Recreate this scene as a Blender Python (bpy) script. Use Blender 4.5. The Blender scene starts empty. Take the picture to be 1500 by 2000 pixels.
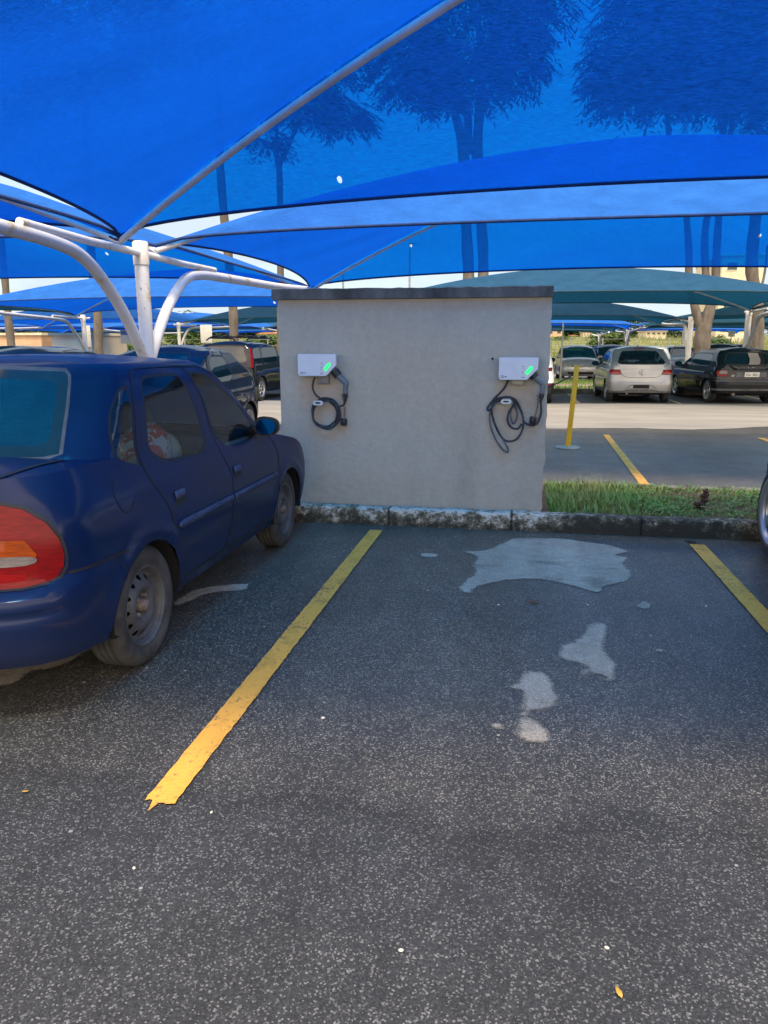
import bpy, bmesh, math, random
import numpy as np
from mathutils import Vector, Matrix
from mathutils.geometry import delaunay_2d_cdt

random.seed(7)
PI = math.pi
R = math.radians
scene = bpy.context.scene
COL = scene.collection

# ------------------------------------------------------------------ helpers
def tag(o, label=None, cat=None, group=None, kind=None):
    if label: o['label'] = label
    if cat: o['category'] = cat
    if group: o['group'] = group
    if kind: o['kind'] = kind
    return o

def empty(name, loc, rz=0.0, label=None, cat=None, group=None):
    o = bpy.data.objects.new(name, None)
    o.empty_display_size = 0.2
    COL.objects.link(o)
    o.location = loc
    o.rotation_euler = (0, 0, rz)
    return tag(o, label, cat, group)

def copy_tree(o, parent=None):
    c = o.copy()
    COL.objects.link(c)
    c.parent = parent
    for ch in o.children:
        copy_tree(ch, c)
    return c

class MB:
    """collects vertices and faces and links them as one mesh object"""
    def __init__(s):
        s.v = []; s.f = []; s.m = []; s.sm = []
    def add(s, verts, faces, mi=0, smooth=True):
        b = len(s.v)
        s.v.extend([tuple(map(float, p)) for p in verts])
        for f in faces:
            s.f.append(tuple(int(i) + b for i in f)); s.m.append(mi); s.sm.append(smooth)
        return s
    def box(s, c, d, rot=None, mi=0, bev=0.0):
        x, y, z = d[0] / 2, d[1] / 2, d[2] / 2
        if bev <= 0:
            vs = [(-x, -y, -z), (x, -y, -z), (x, y, -z), (-x, y, -z), (-x, -y, z), (x, -y, z), (x, y, z), (-x, y, z)]
            fs = [(0, 3, 2, 1), (4, 5, 6, 7), (0, 1, 5, 4), (1, 2, 6, 5), (2, 3, 7, 6), (3, 0, 4, 7)]
        else:
            bm = bmesh.new()
            bmesh.ops.create_cube(bm, size=1.0)
            for v in bm.verts:
                v.co = Vector((v.co.x * d[0], v.co.y * d[1], v.co.z * d[2]))
            bmesh.ops.bevel(bm, geom=list(bm.edges), offset=bev, segments=2, affect='EDGES', profile=0.6)
            bm.verts.index_update()
            vs = [tuple(v.co) for v in bm.verts]
            fs = [tuple(v.index for v in f.verts) for f in bm.faces]
            bm.free()
        M = rot if rot else Matrix.Identity(3)
        C = Vector(c)
        return s.add([M @ Vector(p) + C for p in vs], fs, mi, bev > 0)
    def tube(s, pts, r, seg=10, mi=0, caps=True, closed=False):
        pts = [Vector(p) for p in pts]
        n = len(pts)
        rr = r if hasattr(r, '__len__') else [r] * n
        verts = []; faces = []
        T0 = (pts[1] - pts[0]).normalized()
        up = Vector((0, 0, 1)) if abs(T0.z) < 0.9 else Vector((1, 0, 0))
        N = T0.cross(up).normalized()
        for i, p in enumerate(pts):
            if closed:
                T = (pts[(i + 1) % n] - pts[i - 1]).normalized()
            else:
                T = (pts[min(i + 1, n - 1)] - pts[max(i - 1, 0)]).normalized()
            N = (N - T * N.dot(T)).normalized()
            B = T.cross(N)
            for k in range(seg):
                a = 2 * PI * k / seg
                verts.append(p + (N * math.cos(a) + B * math.sin(a)) * rr[i])
        for i in range(n if closed else n - 1):
            for k in range(seg):
                a = i * seg + k; b = i * seg + (k + 1) % seg
                c = ((i + 1) % n) * seg + (k + 1) % seg; d = ((i + 1) % n) * seg + k
                faces.append((a, b, c, d))
        s.add(verts, faces, mi, True)
        if caps and not closed:
            b = len(verts)
            s.add(verts[:seg], [tuple(range(seg))[::-1]], mi, False)
            s.add(verts[-seg:], [tuple(range(seg))], mi, False)
        return s
    def lathe(s, prof, M=None, seg=32, mi=0, cap0=False, cap1=False):
        """prof: (radius, along-axis) pairs; axis = local z, moved by M"""
        M = M or Matrix.Identity(4)
        verts = []; faces = []
        for r, h in prof:
            for k in range(seg):
                a = 2 * PI * k / seg
                verts.append(M @ Vector((r * math.cos(a), r * math.sin(a), h)))
        for i in range(len(prof) - 1):
            for k in range(seg):
                a = i * seg + k; b = i * seg + (k + 1) % seg
                faces.append((a, b, b + seg, a + seg))
        s.add(verts, faces, mi, True)
        if cap0: s.add(verts[:seg], [tuple(range(seg))[::-1]], mi, False)
        if cap1: s.add(verts[-seg:], [tuple(range(seg))], mi, False)
        return s
    def prism(s, poly, y0, y1, M=None, mi=0):
        """poly in (x,z), extruded along y"""
        M = M or Matrix.Identity(4)
        n = len(poly)
        vs = [M @ Vector((p[0], y0, p[1])) for p in poly] + [M @ Vector((p[0], y1, p[1])) for p in poly]
        fs = [tuple(range(n)), tuple(range(2 * n - 1, n - 1, -1))]
        fs += [(i, i + n, (i + 1) % n + n, (i + 1) % n) for i in range(n)]
        return s.add(vs, fs, mi, False)
    def sphere(s, c, r, M=None, seg=16, rings=10, mi=0):
        r = r if hasattr(r, '__len__') else (r, r, r)
        M = M or Matrix.Identity(3)
        vs = []; fs = []
        for i in range(rings + 1):
            t = PI * i / rings
            for k in range(seg):
                a = 2 * PI * k / seg
                vs.append(M @ Vector((r[0] * math.sin(t) * math.cos(a), r[1] * math.sin(t) * math.sin(a), r[2] * math.cos(t))) + Vector(c))
        for i in range(rings):
            for k in range(seg):
                fs.append((i * seg + k, (i + 1) * seg + k, (i + 1) * seg + (k + 1) % seg, i * seg + (k + 1) % seg))
        return s.add(vs, fs, mi, True)
    def build(s, name, mats, parent=None, off=None, merge=0.0, bevel=0.0, solid=0.0, loc=None, subsurf=0):
        me = bpy.data.meshes.new(name)
        v = s.v
        if off is not None:
            v = [(p[0] - off[0], p[1] - off[1], p[2] - off[2]) for p in v]
        me.from_pydata(v, [], s.f)
        mats = mats if isinstance(mats, (list, tuple)) else [mats]
        for m in mats: me.materials.append(m)
        me.polygons.foreach_set('material_index', s.m)
        me.polygons.foreach_set('use_smooth', s.sm)
        if merge > 0:
            bm = bmesh.new(); bm.from_mesh(me)
            bmesh.ops.remove_doubles(bm, verts=bm.verts, dist=merge)
            bm.to_mesh(me); bm.free()
        me.update()
        o = bpy.data.objects.new(name, me)
        COL.objects.link(o)
        if parent: o.parent = parent
        if loc is not None: o.location = loc
        if bevel > 0:
            b = o.modifiers.new('bevel', 'BEVEL'); b.width = bevel; b.segments = 2; b.limit_method = 'ANGLE'
        if solid:
            b = o.modifiers.new('thick', 'SOLIDIFY'); b.thickness = solid; b.offset = -1
        if subsurf:
            b = o.modifiers.new('sub', 'SUBSURF'); b.levels = subsurf; b.render_levels = subsurf
        return o

def catmull(pts, n=8, closed=False):
    pts = [Vector(p) for p in pts]
    out = []
    N = len(pts)
    for i in range(N if closed else N - 1):
        p0 = pts[i - 1] if (closed or i > 0) else pts[0] * 2 - pts[1]
        p1 = pts[i]; p2 = pts[(i + 1) % N]
        p3 = pts[(i + 2) % N] if (closed or i + 2 < N) else pts[-1] * 2 - pts[-2]
        for k in range(n):
            t = k / n
            out.append(0.5 * ((2 * p1) + (p2 - p0) * t + (2 * p0 - 5 * p1 + 4 * p2 - p3) * t * t + (3 * p1 - p0 - 3 * p2 + p3) * t ** 3))
    if not closed: out.append(pts[-1])
    return out

def chaikin(poly, n=2, f=0.25):
    for _ in range(n):
        out = []
        for i in range(len(poly)):
            a = poly[i]; b = poly[(i + 1) % len(poly)]
            out.append(tuple(a[k] * (1 - f) + b[k] * f for k in range(len(a))))
            out.append(tuple(a[k] * f + b[k] * (1 - f) for k in range(len(a))))
        poly = out
    return poly

def inpoly(P, poly):
    """vectorised point in polygon"""
    x, y = P[:, 0], P[:, 1]
    poly = np.asarray(poly)
    r = np.zeros(len(P), bool)
    x1, y1 = poly[:, 0], poly[:, 1]
    x2, y2 = np.roll(x1, -1), np.roll(y1, -1)
    for a, b, c, d in zip(x1, y1, x2, y2):
        if b == d: continue
        k = ((b > y) != (d > y)) & (x < (c - a) * (y - b) / (d - b) + a)
        r ^= k
    return r

def densify(poly, step, closed=True):
    out = []
    n = len(poly)
    for i in range(n if closed else n - 1):
        a = poly[i]; b = poly[(i + 1) % n]
        d = math.hypot(b[0] - a[0], b[1] - a[1])
        m = max(1, int(math.ceil(d / step)))
        for k in range(m):
            out.append((a[0] + (b[0] - a[0]) * k / m, a[1] + (b[1] - a[1]) * k / m))
    if not closed: out.append(poly[-1])
    return out

def tri_region(outer, loops, step, holes=()):
    """constrained triangulation of a 2D outline cut into regions.
    loops: list of (key, polygon). returns points, {key: triangles}"""
    pts = []; edges = []
    seen = {}
    def addp(p):
        k = (round(p[0], 5), round(p[1], 5))
        if k not in seen:
            seen[k] = len(pts); pts.append(Vector((p[0], p[1])))
        return seen[k]
    def addloop(poly):
        ids = [addp(p) for p in poly]
        for i in range(len(ids)):
            a, b = ids[i], ids[(i + 1) % len(ids)]
            if a != b: edges.append((a, b))
    outer = densify(outer, step)
    addloop(outer)
    L2 = []
    for k, poly in loops:
        d = densify(poly, step); addloop(d); L2.append((k, d))
    H2 = []
    for poly in holes:
        d = densify(poly, step); addloop(d); H2.append(d)
    A = np.array([(p.x, p.y) for p in pts])
    lo, hi = A.min(0), A.max(0)
    gx = np.arange(lo[0] + step / 2, hi[0], step); gy = np.arange(lo[1] + step / 2, hi[1], step)
    G = np.array([(a + (0.5 * step if j % 2 else 0), b) for j, b in enumerate(gy) for a in gx])
    if len(G):
        G = G[inpoly(G, outer)]
        cells = {}
        for p in A: cells.setdefault((int(p[0] // step), int(p[1] // step)), []).append(p)
        for g in G:
            ci, cj = int(g[0] // step), int(g[1] // step)
            ok = True
            for di in (-1, 0, 1):
                for dj in (-1, 0, 1):
                    for p in cells.get((ci + di, cj + dj), ()):
                        if (p[0] - g[0]) ** 2 + (p[1] - g[1]) ** 2 < (0.45 * step) ** 2: ok = False; break
            if ok: pts.append(Vector((float(g[0]), float(g[1]))))
    vs, es, fs, *_ = delaunay_2d_cdt(pts, edges, [], 0, 1e-6)
    V = np.array([(v.x, v.y) for v in vs])
    F = np.array([f for f in fs if len(f) == 3])
    a, b, c = V[F[:, 0]], V[F[:, 1]], V[F[:, 2]]
    ar = (b[:, 0] - a[:, 0]) * (c[:, 1] - a[:, 1]) - (b[:, 1] - a[:, 1]) * (c[:, 0] - a[:, 0])
    F[ar < 0] = F[ar < 0][:, ::-1]
    C = (a + b + c) / 3
    keep = inpoly(C, outer) & (abs(ar) > 1e-9)
    for h in H2: keep &= ~inpoly(C, h)
    key = np.array([''] * len(F), dtype=object)
    for k, poly in L2:
        key[inpoly(C, poly)] = k
    res = {}
    for k in set(key[keep]):
        res[k] = F[keep & (key == k)]
    return V, res

def circ(cx, cy, r, n=24, ry=None, a0=0.0):
    ry = ry or r
    return [(cx + r * math.cos(a0 + 2 * PI * i / n), cy + ry * math.sin(a0 + 2 * PI * i / n)) for i in range(n)]

# ------------------------------------------------------------------ materials
def new_mat(name):
    m = bpy.data.materials.new(name); m.use_nodes = True
    nt = m.node_tree; nt.nodes.clear()
    out = nt.nodes.new('ShaderNodeOutputMaterial')
    return m, nt, out

def N(nt, typ, **kw):
    n = nt.nodes.new(typ)
    for k, v in kw.items():
        if k == 'inp':
            for i, val in v.items(): n.inputs[i].default_value = val
        else: setattr(n, k, v)
    return n

def ramp(nt, fac, stops, interp='LINEAR'):
    r = nt.nodes.new('ShaderNodeValToRGB')
    r.color_ramp.interpolation = interp
    e = r.color_ramp.elements
    while len(e) < len(stops): e.new(0.5)
    for i, (p, c) in enumerate(stops):
        e[i].position = p
        e[i].color = (c, c, c, 1) if not hasattr(c, '__len__') else (*c, 1)
    nt.links.new(fac, r.inputs[0])
    return r

def noise(nt, scale, detail=4, rough=0.55, vec=None, dist=0.0, stretch=None):
    n = N(nt, 'ShaderNodeTexNoise', inp={'Scale': scale, 'Detail': detail, 'Roughness': rough, 'Distortion': dist})
    if vec is None:
        tc = nt.nodes.new('ShaderNodeTexCoord'); vec = tc.outputs['Object']
    if stretch:
        mp = nt.nodes.new('ShaderNodeMapping'); mp.inputs['Scale'].default_value = stretch
        nt.links.new(vec, mp.inputs[0]); vec = mp.outputs[0]
    nt.links.new(vec, n.inputs['Vector'])
    return n

def mixc(nt, fac, a, b, typ='MIX'):
    m = nt.nodes.new('ShaderNodeMix'); m.data_type = 'RGBA'; m.blend_type = typ
    L = nt.links
    if hasattr(fac, 'is_linked'): L.new(fac, m.inputs[0])
    else: m.inputs[0].default_value = fac
    for v, i in ((a, 6), (b, 7)):
        if hasattr(v, 'is_linked'): L.new(v, m.inputs[i])
        else: m.inputs[i].default_value = (*v, 1) if len(v) == 3 else v
    return m.outputs[2]

def pm(name, col, rough=0.5, metal=0.0, var=0.12, scale=8.0, col2=None, coat=0.0, bump=0.0, bscale=60.0, spec=0.5, stretch=None, thr=(0.35, 0.65), coatr=0.1):
    """principled material with procedural variation"""
    m, nt, out = new_mat(name)
    b = N(nt, 'ShaderNodeBsdfPrincipled')
    L = nt.links
    n = noise(nt, scale, 5, 0.6, stretch=stretch)
    c2 = col2 if col2 else tuple(max(0, c * (1 - var * 2)) for c in col)
    r = ramp(nt, n.outputs[0], [(thr[0], c2), (thr[1], col)])
    L.new(r.outputs[0], b.inputs['Base Color'])
    b.inputs['Metallic'].default_value = metal
    b.inputs['Specular IOR Level'].default_value = spec
    rr = ramp(nt, n.outputs[0], [(0.3, min(1, rough * 1.15)), (0.7, rough * 0.88)])
    L.new(rr.outputs[0], b.inputs['Roughness'])
    b.inputs['Coat Weight'].default_value = coat
    b.inputs['Coat Roughness'].default_value = coatr
    if bump > 0:
        n2 = noise(nt, bscale, 3, 0.6)
        bp = N(nt, 'ShaderNodeBump', inp={'Strength': bump, 'Distance': 0.01})
        L.new(n2.outputs[0], bp.inputs['Height']); L.new(bp.outputs[0], b.inputs['Normal'])
    L.new(b.outputs[0], out.inputs[0])
    return m

def glass_mat(name, tint=(0.6, 0.72, 0.72), refl=0.08, body=(0.02, 0.03, 0.035), bodyfac=0.25):
    """thin car glass: tinted see-through, a little dust, and a fresnel reflection"""
    m, nt, out = new_mat(name)
    L = nt.links
    t = N(nt, 'ShaderNodeBsdfTransparent'); t.inputs[0].default_value = (*tint, 1)
    d = N(nt, 'ShaderNodeBsdfDiffuse'); d.inputs[0].default_value = (*body, 1)
    g = N(nt, 'ShaderNodeBsdfGlossy'); g.inputs['Roughness'].default_value = 0.03
    n = noise(nt, 5, 5, 0.6)
    dr = ramp(nt, n.outputs[0], [(0.3, bodyfac * 0.8), (0.75, min(1, bodyfac * 1.2))])
    m1 = N(nt, 'ShaderNodeMixShader'); L.new(dr.outputs[0], m1.inputs[0]); L.new(t.outputs[0], m1.inputs[1]); L.new(d.outputs[0], m1.inputs[2])
    lw = N(nt, 'ShaderNodeFresnel'); lw.inputs[0].default_value = 1.5
    ad = N(nt, 'ShaderNodeMath', operation='ADD', use_clamp=True); ad.inputs[1].default_value = refl
    L.new(lw.outputs[0], ad.inputs[0])
    m2 = N(nt, 'ShaderNodeMixShader'); L.new(ad.outputs[0], m2.inputs[0]); L.new(m1.outputs[0], m2.inputs[1]); L.new(g.outputs[0], m2.inputs[2])
    L.new(m2.outputs[0], out.inputs[0])
    return m

def emit_mat(name, col, s):
    m, nt, out = new_mat(name)
    e = N(nt, 'ShaderNodeEmission'); e.inputs[0].default_value = (*col, 1); e.inputs[1].default_value = s
    n = noise(nt, 30, 2); r = ramp(nt, n.outputs[0], [(0.2, 0.9), (0.8, 1.0)])
    mm = N(nt, 'ShaderNodeMath', operation='MULTIPLY'); mm.inputs[1].default_value = s
    nt.links.new(r.outputs[0], mm.inputs[0]); nt.links.new(mm.outputs[0], e.inputs[1])
    nt.links.new(e.outputs[0], out.inputs[0])
    return m

M = {}
M['rubber'] = pm('rubber', (0.055, 0.053, 0.05), 0.75, var=0.25, scale=9, col2=(0.025, 0.025, 0.025), bump=0.15, bscale=90)
M['dusty_rubber'] = pm('dusty_rubber', (0.070, 0.066, 0.061), 0.9, scale=7, col2=(0.026, 0.025, 0.024), bump=0.2, bscale=70)
M['black_plastic'] = pm('black_plastic', (0.018, 0.018, 0.02), 0.45, var=0.2)
M['grey_plastic'] = pm('grey_plastic', (0.10, 0.105, 0.11), 0.6, var=0.2)
M['void'] = pm('void_black', (0.006, 0.006, 0.007), 0.9)
M['seal'] = pm('seal_rubber', (0.012, 0.012, 0.014), 0.6)
M['steel_rim'] = pm('steel_rim', (0.115, 0.12, 0.128), 0.6, metal=0.3, scale=14, col2=(0.07, 0.064, 0.058), thr=(0.3, 0.62))
M['rust'] = pm('rusty_hub', (0.20, 0.175, 0.155), 0.8, scale=40, col2=(0.10, 0.07, 0.052))
M['alloy'] = pm('alloy', (0.55, 0.56, 0.58), 0.3, metal=0.8, var=0.1)
M['alloy_dark'] = pm('alloy_dark', (0.02, 0.02, 0.022), 0.35, metal=0.4)
M['chrome'] = pm('chrome', (0.75, 0.76, 0.78), 0.15, metal=1.0, var=0.05)
M['interior'] = pm('interior_fabric', (0.085, 0.09, 0.095), 0.9, var=0.2, bump=0.1)
M['interior_pale'] = pm('interior_pale', (0.30, 0.31, 0.31), 0.8, var=0.15)
M['mirror_glass'] = pm('mirror_glass', (0.10, 0.11, 0.13), 0.04, metal=1.0, var=0.02)
M['plate_white'] = pm('plate_white', (0.75, 0.74, 0.64), 0.5, var=0.06)
M['plate_grey'] = pm('plate_grey', (0.50, 0.50, 0.50), 0.5, var=0.06)
M['glass_car'] = glass_mat('glass_car', (0.80, 0.90, 0.88), 0.03, (0.03, 0.04, 0.04), 0.10)
M['glass_dark'] = glass_mat('glass_dark', (0.10, 0.13, 0.14), 0.06, (0.01, 0.014, 0.017), 0.6)
M['glass_teal'] = glass_mat('glass_teal', (0.28, 0.52, 0.58), 0.05, (0.008, 0.075, 0.10), 0.42)
M['glass_frit'] = pm('glass_frit', (0.012, 0.035, 0.04), 0.12, var=0.1)
def lens(name, col, rough=0.2):
    return pm(name, col, rough, var=0.18, scale=18, stretch=(1, 1, 6), coat=0.0, spec=.22)
M['lens_red'] = lens('lens_red', (0.235, 0.003, 0.006))
M['lens_dark_red'] = lens('lens_dark_red', (0.20, 0.006, 0.010))
M['lens_amber'] = lens('lens_amber', (0.36, 0.055, 0.005))
M['lens_clear'] = lens('lens_clear', (0.24, 0.20, 0.18))
M['lens_head'] = lens('lens_head', (0.30, 0.30, 0.28))
# ------------------------------------------------------------------ cars
class Surf:
    """a stack of rounded car outlines: q runs along the outline from the rear
    centre (0) round the right-hand corner to the front centre (Q); negative q is the left side"""
    def __init__(s, yr, yf, hw, br, nr, bf, nf, arches=()):
        s.tyr = np.array(yr).T; s.tyf = np.array(yf).T; s.thw = np.array(hw).T
        s.arches = arches
        t = np.linspace(0, PI / 2, 60)
        ox1 = np.sin(t) ** (2 / nr); oy1 = br * (1 - np.cos(t) ** (2 / nr))
        ox2 = np.sin(t[::-1]) ** (2 / nf); oy2 = 1 - bf * (1 - np.cos(t[::-1]) ** (2 / nf))
        s.OX = np.concatenate([ox1, ox2]); s.OY = np.concatenate([oy1, oy2])
        s.nr = len(t)
        s.H0 = s.thw[1].max(); s.L0 = s.tyf[1].max() - s.tyr[1].min()
        d = np.hypot(np.diff(s.OX) * s.H0, np.diff(s.OY) * s.L0)
        s.Qa = np.concatenate([[0], np.cumsum(d)]) + np.arange(len(s.OX)) * 1e-9
        s.Q = s.Qa[-1]
    def yr(s, z): return np.interp(z, *s.tyr)
    def yf(s, z): return np.interp(z, *s.tyf)
    def hw(s, z): return np.interp(z, *s.thw)
    def qS(s, y, z):
        o = (y - s.yr(z)) / (s.yf(z) - s.yr(z))
        return float(np.interp(o, s.OY + np.arange(len(s.OY)) * 1e-9, s.Qa))
    def qR(s, x, z=None):
        w = s.H0 if z is None else s.hw(z)
        v = float(np.interp(min(abs(x) / w, 1), s.OX[:s.nr], s.Qa[:s.nr]))
        return math.copysign(v, x)
    def qF(s, x, z=None):
        w = s.H0 if z is None else s.hw(z)
        v = float(np.interp(min(abs(x) / w, 1), s.OX[s.nr:][::-1], s.Qa[s.nr:][::-1]))
        return v if x >= 0 else 2 * s.Q - v
    def pt(s, t):
        """tagged point: ('s',y,z) side, ('r',x,z) rear, ('f',x,z) front, ('q',q,z)"""
        k, a, z = t
        return ({'s': s.qS, 'r': lambda a, z: s.qR(a), 'R': lambda a, z: s.qR(a, z), 'f': lambda a, z: s.qF(a), 'q': lambda a, z: a}[k](a, z), z)
    def P(s, q, z, off=0.0):
        q = np.asarray(q, float); z = np.asarray(z, float)
        def raw(q, z):
            qq = np.where(q > s.Q, q - 2 * s.Q, q); qq = np.where(qq < -s.Q, qq + 2 * s.Q, qq)
            sg = np.where(qq < 0, -1.0, 1.0); qa = np.abs(qq)
            ox = np.interp(qa, s.Qa, s.OX); oy = np.interp(qa, s.Qa, s.OY)
            x = s.hw(z) * ox
            y = s.yr(z) + (s.yf(z) - s.yr(z)) * oy
            for (cy, cz, r, amp, w) in s.arches:
                d = np.hypot(y - cy, z - cz)
                x = x + amp * np.exp(-((d - r) / w) ** 2) * (ox > 0.85)
            return np.stack([sg * x, y, z], -1)
        p = raw(q, z)
        if off:
            e = 2e-3
            n = np.cross(raw(q + e, z) - raw(q - e, z), raw(q, z + e) - raw(q, z - e))
            n /= np.linalg.norm(n, axis=-1, keepdims=True) + 1e-12
            p = p + n * off
        return p

def grow(poly, d):
    n = len(poly)
    A = sum(poly[i][0] * poly[(i + 1) % n][1] - poly[(i + 1) % n][0] * poly[i][1] for i in range(n))
    sg = 1 if A > 0 else -1
    out = []
    for i in range(n):
        a, b, c = Vector(poly[i - 1]), Vector(poly[i]), Vector(poly[(i + 1) % n])
        t = (c - a)
        if t.length < 1e-9: out.append(poly[i]); continue
        t.normalize()
        out.append((b.x + sg * t.y * d, b.y - sg * t.x * d))
    return out

def mir(poly):
    return [(-a, b) for a, b in poly][::-1]

def ribbon(mb, P3, N3, w, mi=0):
    """thin strip along points P3 lying on a surface with normals N3"""
    P3 = [Vector(p) for p in P3]; N3 = [Vector(n) for n in N3]
    vs = []; fs = []
    for i, p in enumerate(P3):
        T = (P3[min(i + 1, len(P3) - 1)] - P3[max(i - 1, 0)]).normalized()
        S = T.cross(N3[i]).normalized() * (w / 2)
        vs += [p - S, p + S]
    for i in range(len(P3) - 1):
        fs.append((2 * i, 2 * i + 1, 2 * i + 3, 2 * i + 2))
    mb.add(vs, fs, mi, True)

def seam(mb, surf, pts, w=0.006, mi=0, off=0.0015, step=0.03, both=True):
    L = [surf.pt(t) for t in pts]
    L = densify(L, step, False)
    for sg in ((1, -1) if both else (1,)):
        q = np.array([sg * a for a, b in L]); z = np.array([b for a, b in L])
        p = surf.P(q, z, off); n = surf.P(q, z, off + 0.01) - p
        ribbon(mb, p, n, w, mi)

def decal(surf, poly, off=0.003, step=0.04, sgn=1):
    """patch lying on a surface; poly of (q,z)"""
    if sgn < 0: poly = mir(poly)
    V, T = tri_region(poly, [], step)
    return surf.P(V[:, 0], V[:, 1], off), T.get('', [])

def wheel(root, pos, r, w, rim_r, style, left, turn=0.0, tyre='rubber', rim='alloy', label=None):
    """tyre mesh with the rim as its sub-part; outer face +x, mirrored for the left side"""
    RX = Matrix.Rotation(PI / 2, 4, 'Y')        # lathe z -> x
    h = w / 2
    prof = [(rim_r - 0.012, -h + 0.02), (rim_r + 0.01, -h + 0.004), (rim_r + (r - rim_r) * 0.5, -h), (r - 0.02, -h + 0.006), (r - 0.006, -h + 0.02)]
    for k in range(5):                             # tread grooves
        x = -h + 0.03 + (w - 0.06) * k / 4
        if k in (1, 2, 3):
            prof += [(r, x - 0.006), (r - 0.006, x - 0.004), (r - 0.006, x + 0.004), (r, x + 0.006)]
        else:
            prof += [(r, x)]
    prof += [(r - 0.006, h - 0.02), (r - 0.02, h - 0.006), (rim_r + (r - rim_r) * 0.62, h), (rim_r + (r - rim_r) * 0.55, h + 0.002), (rim_r + (r - rim_r) * 0.4, h), (rim_r + 0.01, h - 0.004), (rim_r - 0.012, h - 0.02)]
    mb = MB().lathe(prof, RX, 56, 0)
    o = mb.build('wheel', [M[tyre]], root)
    o.location = pos
    o.rotation_euler = (0, 0, (PI if left else 0) + turn)
    if label: o['label'] = label
    rb = MB()
    rb.lathe([(rim_r - 0.02, -h + 0.01), (rim_r - 0.02, h - 0.03), (rim_r - 0.004, h - 0.012), (rim_r + 0.006, h - 0.004), (rim_r + 0.008, h - 0.012)], RX, 48, 0)
    R0 = rim_r - 0.018
    if style == 'steel':
        holes = []
        nh = 12
        for i in range(nh):
            a = 2 * PI * i / nh
            c = Vector((math.cos(a), math.sin(a))) * R0 * 0.80
            hp = []
            for k in range(12):
                b = 2 * PI * k / 12
                l = Vector((math.cos(b) * 0.0145, math.sin(b) * 0.0125 * (1.25 if math.cos(b) > 0 else 0.9)))
                hp.append((c.x + l.x * math.cos(a) - l.y * math.sin(a), c.y + l.x * math.sin(a) + l.y * math.cos(a)))
            holes.append(hp)
        dep = lambda q: np.interp(q / R0, [0, 0.34, 0.38, 0.44, 0.60, 0.68, 0.76, 0.88, 0.96, 1.0], [-0.052, -0.052, -0.048, -0.022, -0.016, -0.024, -0.034, -0.050, -0.054, -0.040])
    else:
        ns = {'five': 5, 'six': 6, 'multi': 10}[style]
        holes = []
        for i in range(ns):
            a0 = 2 * PI * (i + 0.5) / ns
            half = PI / ns
            wdt = 0.20 if ns <= 6 else 0.26
            hp = []
            for rr, k in ((0.34, 0.42), (0.62, 0.62), (0.90, 0.70)):
                hp.append((rr, -half * k * (1 + 0 * wdt)))
            for rr, k in ((0.93, 0.45), (0.94, 0.0), (0.93, -0.45)):
                hp.append((rr, -half * k))
            for rr, k in ((0.90, 0.70), (0.62, 0.62), (0.34, 0.42)):
                hp.append((rr, half * k))
            holes.append(chaikin([(R0 * rr * math.cos(a0 + t), R0 * rr * math.sin(a0 + t)) for rr, t in hp], 1))
        dep = lambda q: np.interp(q / R0, [0, 0.2, 0.5, 0.9, 1.0], [-0.03, -0.02, -0.012, -0.018, -0.02])
    V, T = tri_region(circ(0, 0, R0, 48), [], R0 / 14, holes)
    d = dep(np.hypot(V[:, 0], V[:, 1]))
    vs = np.stack([h + d, V[:, 0], V[:, 1]], -1)
    rb.add(vs, T[''], 0, True)
    # rim thickness behind the openings and a dark barrel
    rb.lathe([(R0, h - 0.075), (0.001, h - 0.075)], RX, 32, 1)
    if style == 'steel':
        rb.lathe([(0.030, h - 0.052), (0.030, h - 0.012), (0.024, h - 0.004), (0.001, h - 0.004)], RX, 20, 2)
        for i in range(4):
            a = PI / 4 + i * PI / 2
            T4 = Matrix.Translation((0, 0.052 * math.cos(a), 0.052 * math.sin(a))) @ RX
            rb.lathe([(0.011, h - 0.052), (0.011, h - 0.028), (0.008, h - 0.024), (0.001, h - 0.024)], T4, 6, 2)
        mats = [M['steel_rim'], M['void'], M['rust']]
    else:
        rb.lathe([(R0 * 0.2, h - 0.024), (R0 * 0.17, h - 0.012), (0.001, h - 0.010)], RX, 20, 1 if style == 'multi' else 0)
        mats = [M[rim], M['void']]
    ro = rb.build('rim', mats, o)
    if style != 'steel':
        sm = ro.modifiers.new('thick', 'SOLIDIFY'); sm.thickness = 0.012; sm.offset = -1
    return o

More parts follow.
